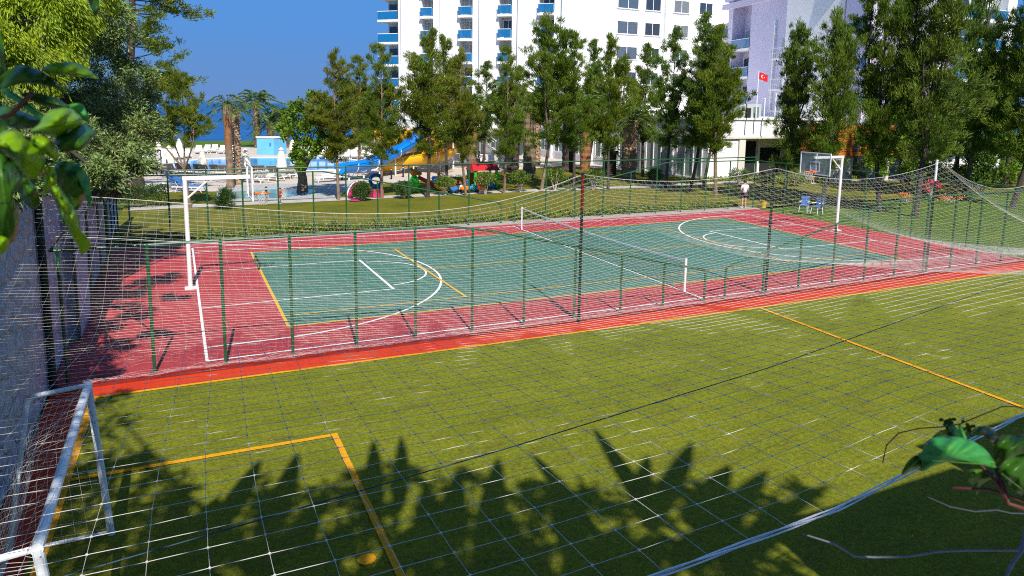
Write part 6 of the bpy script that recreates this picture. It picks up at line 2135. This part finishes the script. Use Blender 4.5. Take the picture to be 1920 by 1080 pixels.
def pleaf(parent, out, depth, m_, bulge=0.05, tilt=(0.0, 0.0), veins=None, name='leaf'):
    """one broad curved leaf: outline directions at its own distance, domed, with a slight real thickness"""
    cx_ = sum(p[0] for p in out) / len(out); cy_ = sum(p[1] for p in out) / len(out)
    # smooth the outline
    O_ = []
    n0 = len(out)
    for i in range(n0):
        p0, p1, p2, p3 = out[i - 1], out[i], out[(i + 1) % n0], out[(i + 2) % n0]
        for k in range(4):
            u = k / 4
            O_.append(tuple(0.5 * (2 * p1[j] + (p2[j] - p0[j]) * u + (2 * p0[j] - 5 * p1[j] + 4 * p2[j] - p3[j]) * u * u + (3 * p1[j] - p0[j] - 3 * p2[j] + p3[j]) * u ** 3) for j in (0, 1)))
    R0 = max(math.hypot(p[0] - cx_, p[1] - cy_) for p in O_)
    rings = [1, 0.86, 0.68, 0.48, 0.26]
    vs, fs = [], []
    N = len(O_)
    ph = random.uniform(0, 6)

    def pt(x, y, s):
        dd = depth + (x - cx_) / R0 * tilt[0] + (y - cy_) / R0 * tilt[1] - bulge * (1 - s * s) + 0.006 * math.sin((x + y) * 0.16 + ph) * (0.4 + s)
        return ray(x, y, dd)
    for s in rings:
        for (x, y) in O_:
            vs.append(pt(cx_ + (x - cx_) * s, cy_ + (y - cy_) * s, s))
    vs.append(pt(cx_, cy_, 0))
    for r_ in range(len(rings) - 1):
        for i in range(N):
            fs.append((r_ * N + i, r_ * N + (i + 1) % N, (r_ + 1) * N + (i + 1) % N, (r_ + 1) * N + i))
    for i in range(N):
        fs.append(((len(rings) - 1) * N + i, (len(rings) - 1) * N + (i + 1) % N, len(rings) * N))
    m = MB(); m._add(vs, fs)
    o = m.build(name, m_, parent, smooth=True)
    sm = o.modifiers.new('thickness', 'SOLIDIFY'); sm.thickness = 0.0005
    if veins:
        mv = MB()
        (ax, ay), (bx__, by__) = veins
        k = 9
        for i in range(1, k):
            u = i / k
            x, y = ax + (bx__ - ax) * u, ay + (by__ - ay) * u
        L_ = math.hypot(bx__ - ax, by__ - ay)
        tx_, ty_ = (bx__ - ax) / L_, (by__ - ay) / L_

        def on(x, y):
            s = min(1, math.hypot(x - cx_, y - cy_) / R0)
            p = pt(x, y, s); return p + (CAM - p).normalized() * 0.0016
        mv.tube([on(ax + (bx__ - ax) * u, ay + (by__ - ay) * u) for u in np.linspace(0, 0.97, 9)], [0.0008 * (1 - 0.7 * u) for u in np.linspace(0, 1, 9)], 5)
        mv.build('veins', 'fgvein', o)
    return o


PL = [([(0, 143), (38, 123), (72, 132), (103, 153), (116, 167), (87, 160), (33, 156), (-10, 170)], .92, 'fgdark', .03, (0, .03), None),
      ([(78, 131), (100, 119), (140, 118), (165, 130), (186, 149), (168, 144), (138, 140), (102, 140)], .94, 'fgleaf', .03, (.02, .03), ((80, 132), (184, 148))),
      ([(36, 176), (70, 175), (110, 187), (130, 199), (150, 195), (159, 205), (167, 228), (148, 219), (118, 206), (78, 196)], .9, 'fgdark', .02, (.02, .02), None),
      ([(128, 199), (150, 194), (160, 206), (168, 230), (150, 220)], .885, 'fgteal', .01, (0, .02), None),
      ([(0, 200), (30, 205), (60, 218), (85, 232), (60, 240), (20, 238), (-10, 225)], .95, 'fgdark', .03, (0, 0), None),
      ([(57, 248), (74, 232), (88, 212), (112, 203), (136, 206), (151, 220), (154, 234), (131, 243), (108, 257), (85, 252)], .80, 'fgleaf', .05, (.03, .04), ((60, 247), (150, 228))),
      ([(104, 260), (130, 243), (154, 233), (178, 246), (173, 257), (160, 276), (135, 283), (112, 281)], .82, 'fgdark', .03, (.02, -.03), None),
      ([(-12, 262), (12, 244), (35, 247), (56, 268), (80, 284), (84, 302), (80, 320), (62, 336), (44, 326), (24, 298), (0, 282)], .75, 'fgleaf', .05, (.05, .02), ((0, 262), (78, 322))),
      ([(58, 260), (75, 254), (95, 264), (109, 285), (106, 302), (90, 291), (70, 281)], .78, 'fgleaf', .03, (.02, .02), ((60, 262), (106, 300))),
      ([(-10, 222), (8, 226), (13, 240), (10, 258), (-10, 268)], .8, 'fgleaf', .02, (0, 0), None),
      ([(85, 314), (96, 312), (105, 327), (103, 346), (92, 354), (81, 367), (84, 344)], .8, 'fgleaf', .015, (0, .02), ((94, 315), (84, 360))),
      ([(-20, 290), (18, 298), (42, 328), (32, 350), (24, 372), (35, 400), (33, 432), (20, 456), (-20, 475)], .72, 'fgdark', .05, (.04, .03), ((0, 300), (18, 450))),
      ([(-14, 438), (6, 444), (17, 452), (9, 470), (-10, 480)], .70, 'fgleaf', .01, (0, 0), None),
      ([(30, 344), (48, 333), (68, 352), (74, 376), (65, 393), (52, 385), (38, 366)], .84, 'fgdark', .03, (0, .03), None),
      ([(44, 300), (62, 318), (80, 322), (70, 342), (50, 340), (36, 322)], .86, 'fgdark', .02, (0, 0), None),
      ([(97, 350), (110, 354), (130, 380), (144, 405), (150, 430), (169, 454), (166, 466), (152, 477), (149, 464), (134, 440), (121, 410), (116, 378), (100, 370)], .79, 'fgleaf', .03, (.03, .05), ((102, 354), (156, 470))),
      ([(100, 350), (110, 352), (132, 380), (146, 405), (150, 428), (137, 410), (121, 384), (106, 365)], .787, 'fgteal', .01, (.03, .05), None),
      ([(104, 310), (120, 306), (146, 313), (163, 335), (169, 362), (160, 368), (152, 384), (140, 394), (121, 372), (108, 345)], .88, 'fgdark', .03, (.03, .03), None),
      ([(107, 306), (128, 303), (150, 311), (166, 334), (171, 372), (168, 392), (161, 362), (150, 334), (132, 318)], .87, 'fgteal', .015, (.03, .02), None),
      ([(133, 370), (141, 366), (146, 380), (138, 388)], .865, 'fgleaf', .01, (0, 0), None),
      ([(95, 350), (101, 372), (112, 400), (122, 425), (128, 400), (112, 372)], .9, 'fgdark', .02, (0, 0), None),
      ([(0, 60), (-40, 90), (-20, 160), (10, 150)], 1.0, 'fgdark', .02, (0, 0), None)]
random.seed(4)
for out, dp, mm_, bl_, tl_, vn in PL:
    pleaf(lv, out, dp, mm_, bl_, tl_, vn)
for a, b, c, mm_, r in (((8, 170), (40, 190), (82, 225), 'fgteal', .004), ((-60, 300), (20, 300), (90, 325), 'twig', .004), ((-60, 240), (20, 215), (60, 175), 'twig', .003), ((80, 322), (86, 335), (95, 352), 'twig', .0025), ((-60, 330), (0, 250), (60, 262), 'twig', .003)):
    MB().tube([ray(*a, .9), ray(*b, .88), ray(*c, .86)], r, 6).build('stem', mm_, lv, smooth=True)
hl = thing('hanging_leaf', 'single dark pointed leaf hanging into the top edge of the view at left', 'leaf', ray(170, -10, 0.95))
pleaf(hl, [(160, -20), (180, -20), (186, 5), (184, 22), (179, 30), (170, 12)], .95, 'fgdark', .01); MB().tube([ray(150, -80, .96), ray(163, -40, .95)], 0.002, 5).build('stem', 'twig', hl)

rv = thing('vine_branch', 'branch with broad bluish green leaves close to the viewer at lower right', 'plant', ray(1930, 950, 1.1))
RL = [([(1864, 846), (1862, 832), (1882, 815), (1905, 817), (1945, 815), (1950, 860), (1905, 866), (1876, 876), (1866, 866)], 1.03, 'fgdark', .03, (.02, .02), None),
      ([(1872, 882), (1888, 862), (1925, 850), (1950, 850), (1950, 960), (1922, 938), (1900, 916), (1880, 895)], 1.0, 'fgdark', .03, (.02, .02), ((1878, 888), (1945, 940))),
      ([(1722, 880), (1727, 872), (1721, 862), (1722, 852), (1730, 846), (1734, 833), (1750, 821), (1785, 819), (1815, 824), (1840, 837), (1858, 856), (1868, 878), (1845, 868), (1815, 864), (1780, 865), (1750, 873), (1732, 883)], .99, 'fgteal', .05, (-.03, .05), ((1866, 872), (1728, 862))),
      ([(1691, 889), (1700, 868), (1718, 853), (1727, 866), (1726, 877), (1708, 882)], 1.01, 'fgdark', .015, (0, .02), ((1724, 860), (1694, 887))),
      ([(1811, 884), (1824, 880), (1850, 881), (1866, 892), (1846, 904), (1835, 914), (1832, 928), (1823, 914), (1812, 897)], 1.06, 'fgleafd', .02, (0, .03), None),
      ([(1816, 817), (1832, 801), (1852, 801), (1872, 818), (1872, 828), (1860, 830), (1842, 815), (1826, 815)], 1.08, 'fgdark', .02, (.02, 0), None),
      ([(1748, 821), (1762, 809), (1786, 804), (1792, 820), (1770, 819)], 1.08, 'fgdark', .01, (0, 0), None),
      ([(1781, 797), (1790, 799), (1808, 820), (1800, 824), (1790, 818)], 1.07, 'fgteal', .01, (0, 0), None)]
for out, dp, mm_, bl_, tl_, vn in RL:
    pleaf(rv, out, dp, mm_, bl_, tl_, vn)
for pts, mm_, r in (([(1940, 960), (1890, 945), (1878, 905), (1868, 878)], 'twig', .0035), ([(1890, 945), (1865, 900), (1835, 868)], 'twig', .0022), ([(1930, 945), (1880, 925), (1855, 918), (1785, 915)], 'twig', .0022), ([(1888, 940), (1872, 900), (1880, 893)], 'twig', .002), ([(1815, 838), (1806, 815), (1800, 800)], 'fgteal', .003)):
    MB().tube([ray(*a, 1.0 + 0.01 * i) for i, a in enumerate(pts)], r, 6).build('stem', mm_, rv, smooth=True)
m = MB()
for k in range(40):
    c = (random.gauss(1782, 9), random.gauss(792, 6)) if k < 22 else (random.gauss(1812, 9), random.gauss(802, 6))
    q = ray(*c, 1.1); m.ball(tuple(q), 0.0028, 6, 4)
m.build('flower_buds', 'fgdark', rv, smooth=True)
tw_ = [('dark curling tendril reaching over the net edge at right', [(1940, 764), (1880, 762), (1800, 795), (1760, 801), (1725, 803), (1685, 812), (1662, 835), (1655, 868)], 1.5, .0022, 'twig'),
       ('pale thin dry twig in the shadow at lower right', [(1740, 932), (1782, 950), (1828, 959), (1870, 956), (1896, 962), (1960, 964)], 1.4, .0022, 'twigpale'),
       ('long grey blue twig crossing the shadow at the bottom right', [(1505, 1001), (1565, 1020), (1602, 1043), (1640, 1045), (1700, 1044), (1760, 1034), (1820, 1032), (1910, 1032), (1922, 1000)], 1.3, .0032, 'twigblue'),
       ('bare branch rising at the bottom right corner', [(1880, 1100), (1895, 1062), (1918, 1030), (1924, 985), (1930, 940)], 1.25, .006, 'twigblue')]
for lb, pts, d_, r, mm_ in tw_:
    t = thing('twig', lb, 'twig', ray(*pts[0], d_))
    r *= 0.6
    m = MB(); Q = [ray(*a, d_ + 0.01 * i) for i, a in enumerate(pts)]
    m.tube(Q, [r * (0.5 + 0.5 * min(1, (i + 1) / 3)) for i in range(len(Q))], 6)
    for q in Q[1:-1]:
        m.ball(tuple(q), r * 1.3, 6, 4)
    m.build('stem', mm_, t, smooth=True)
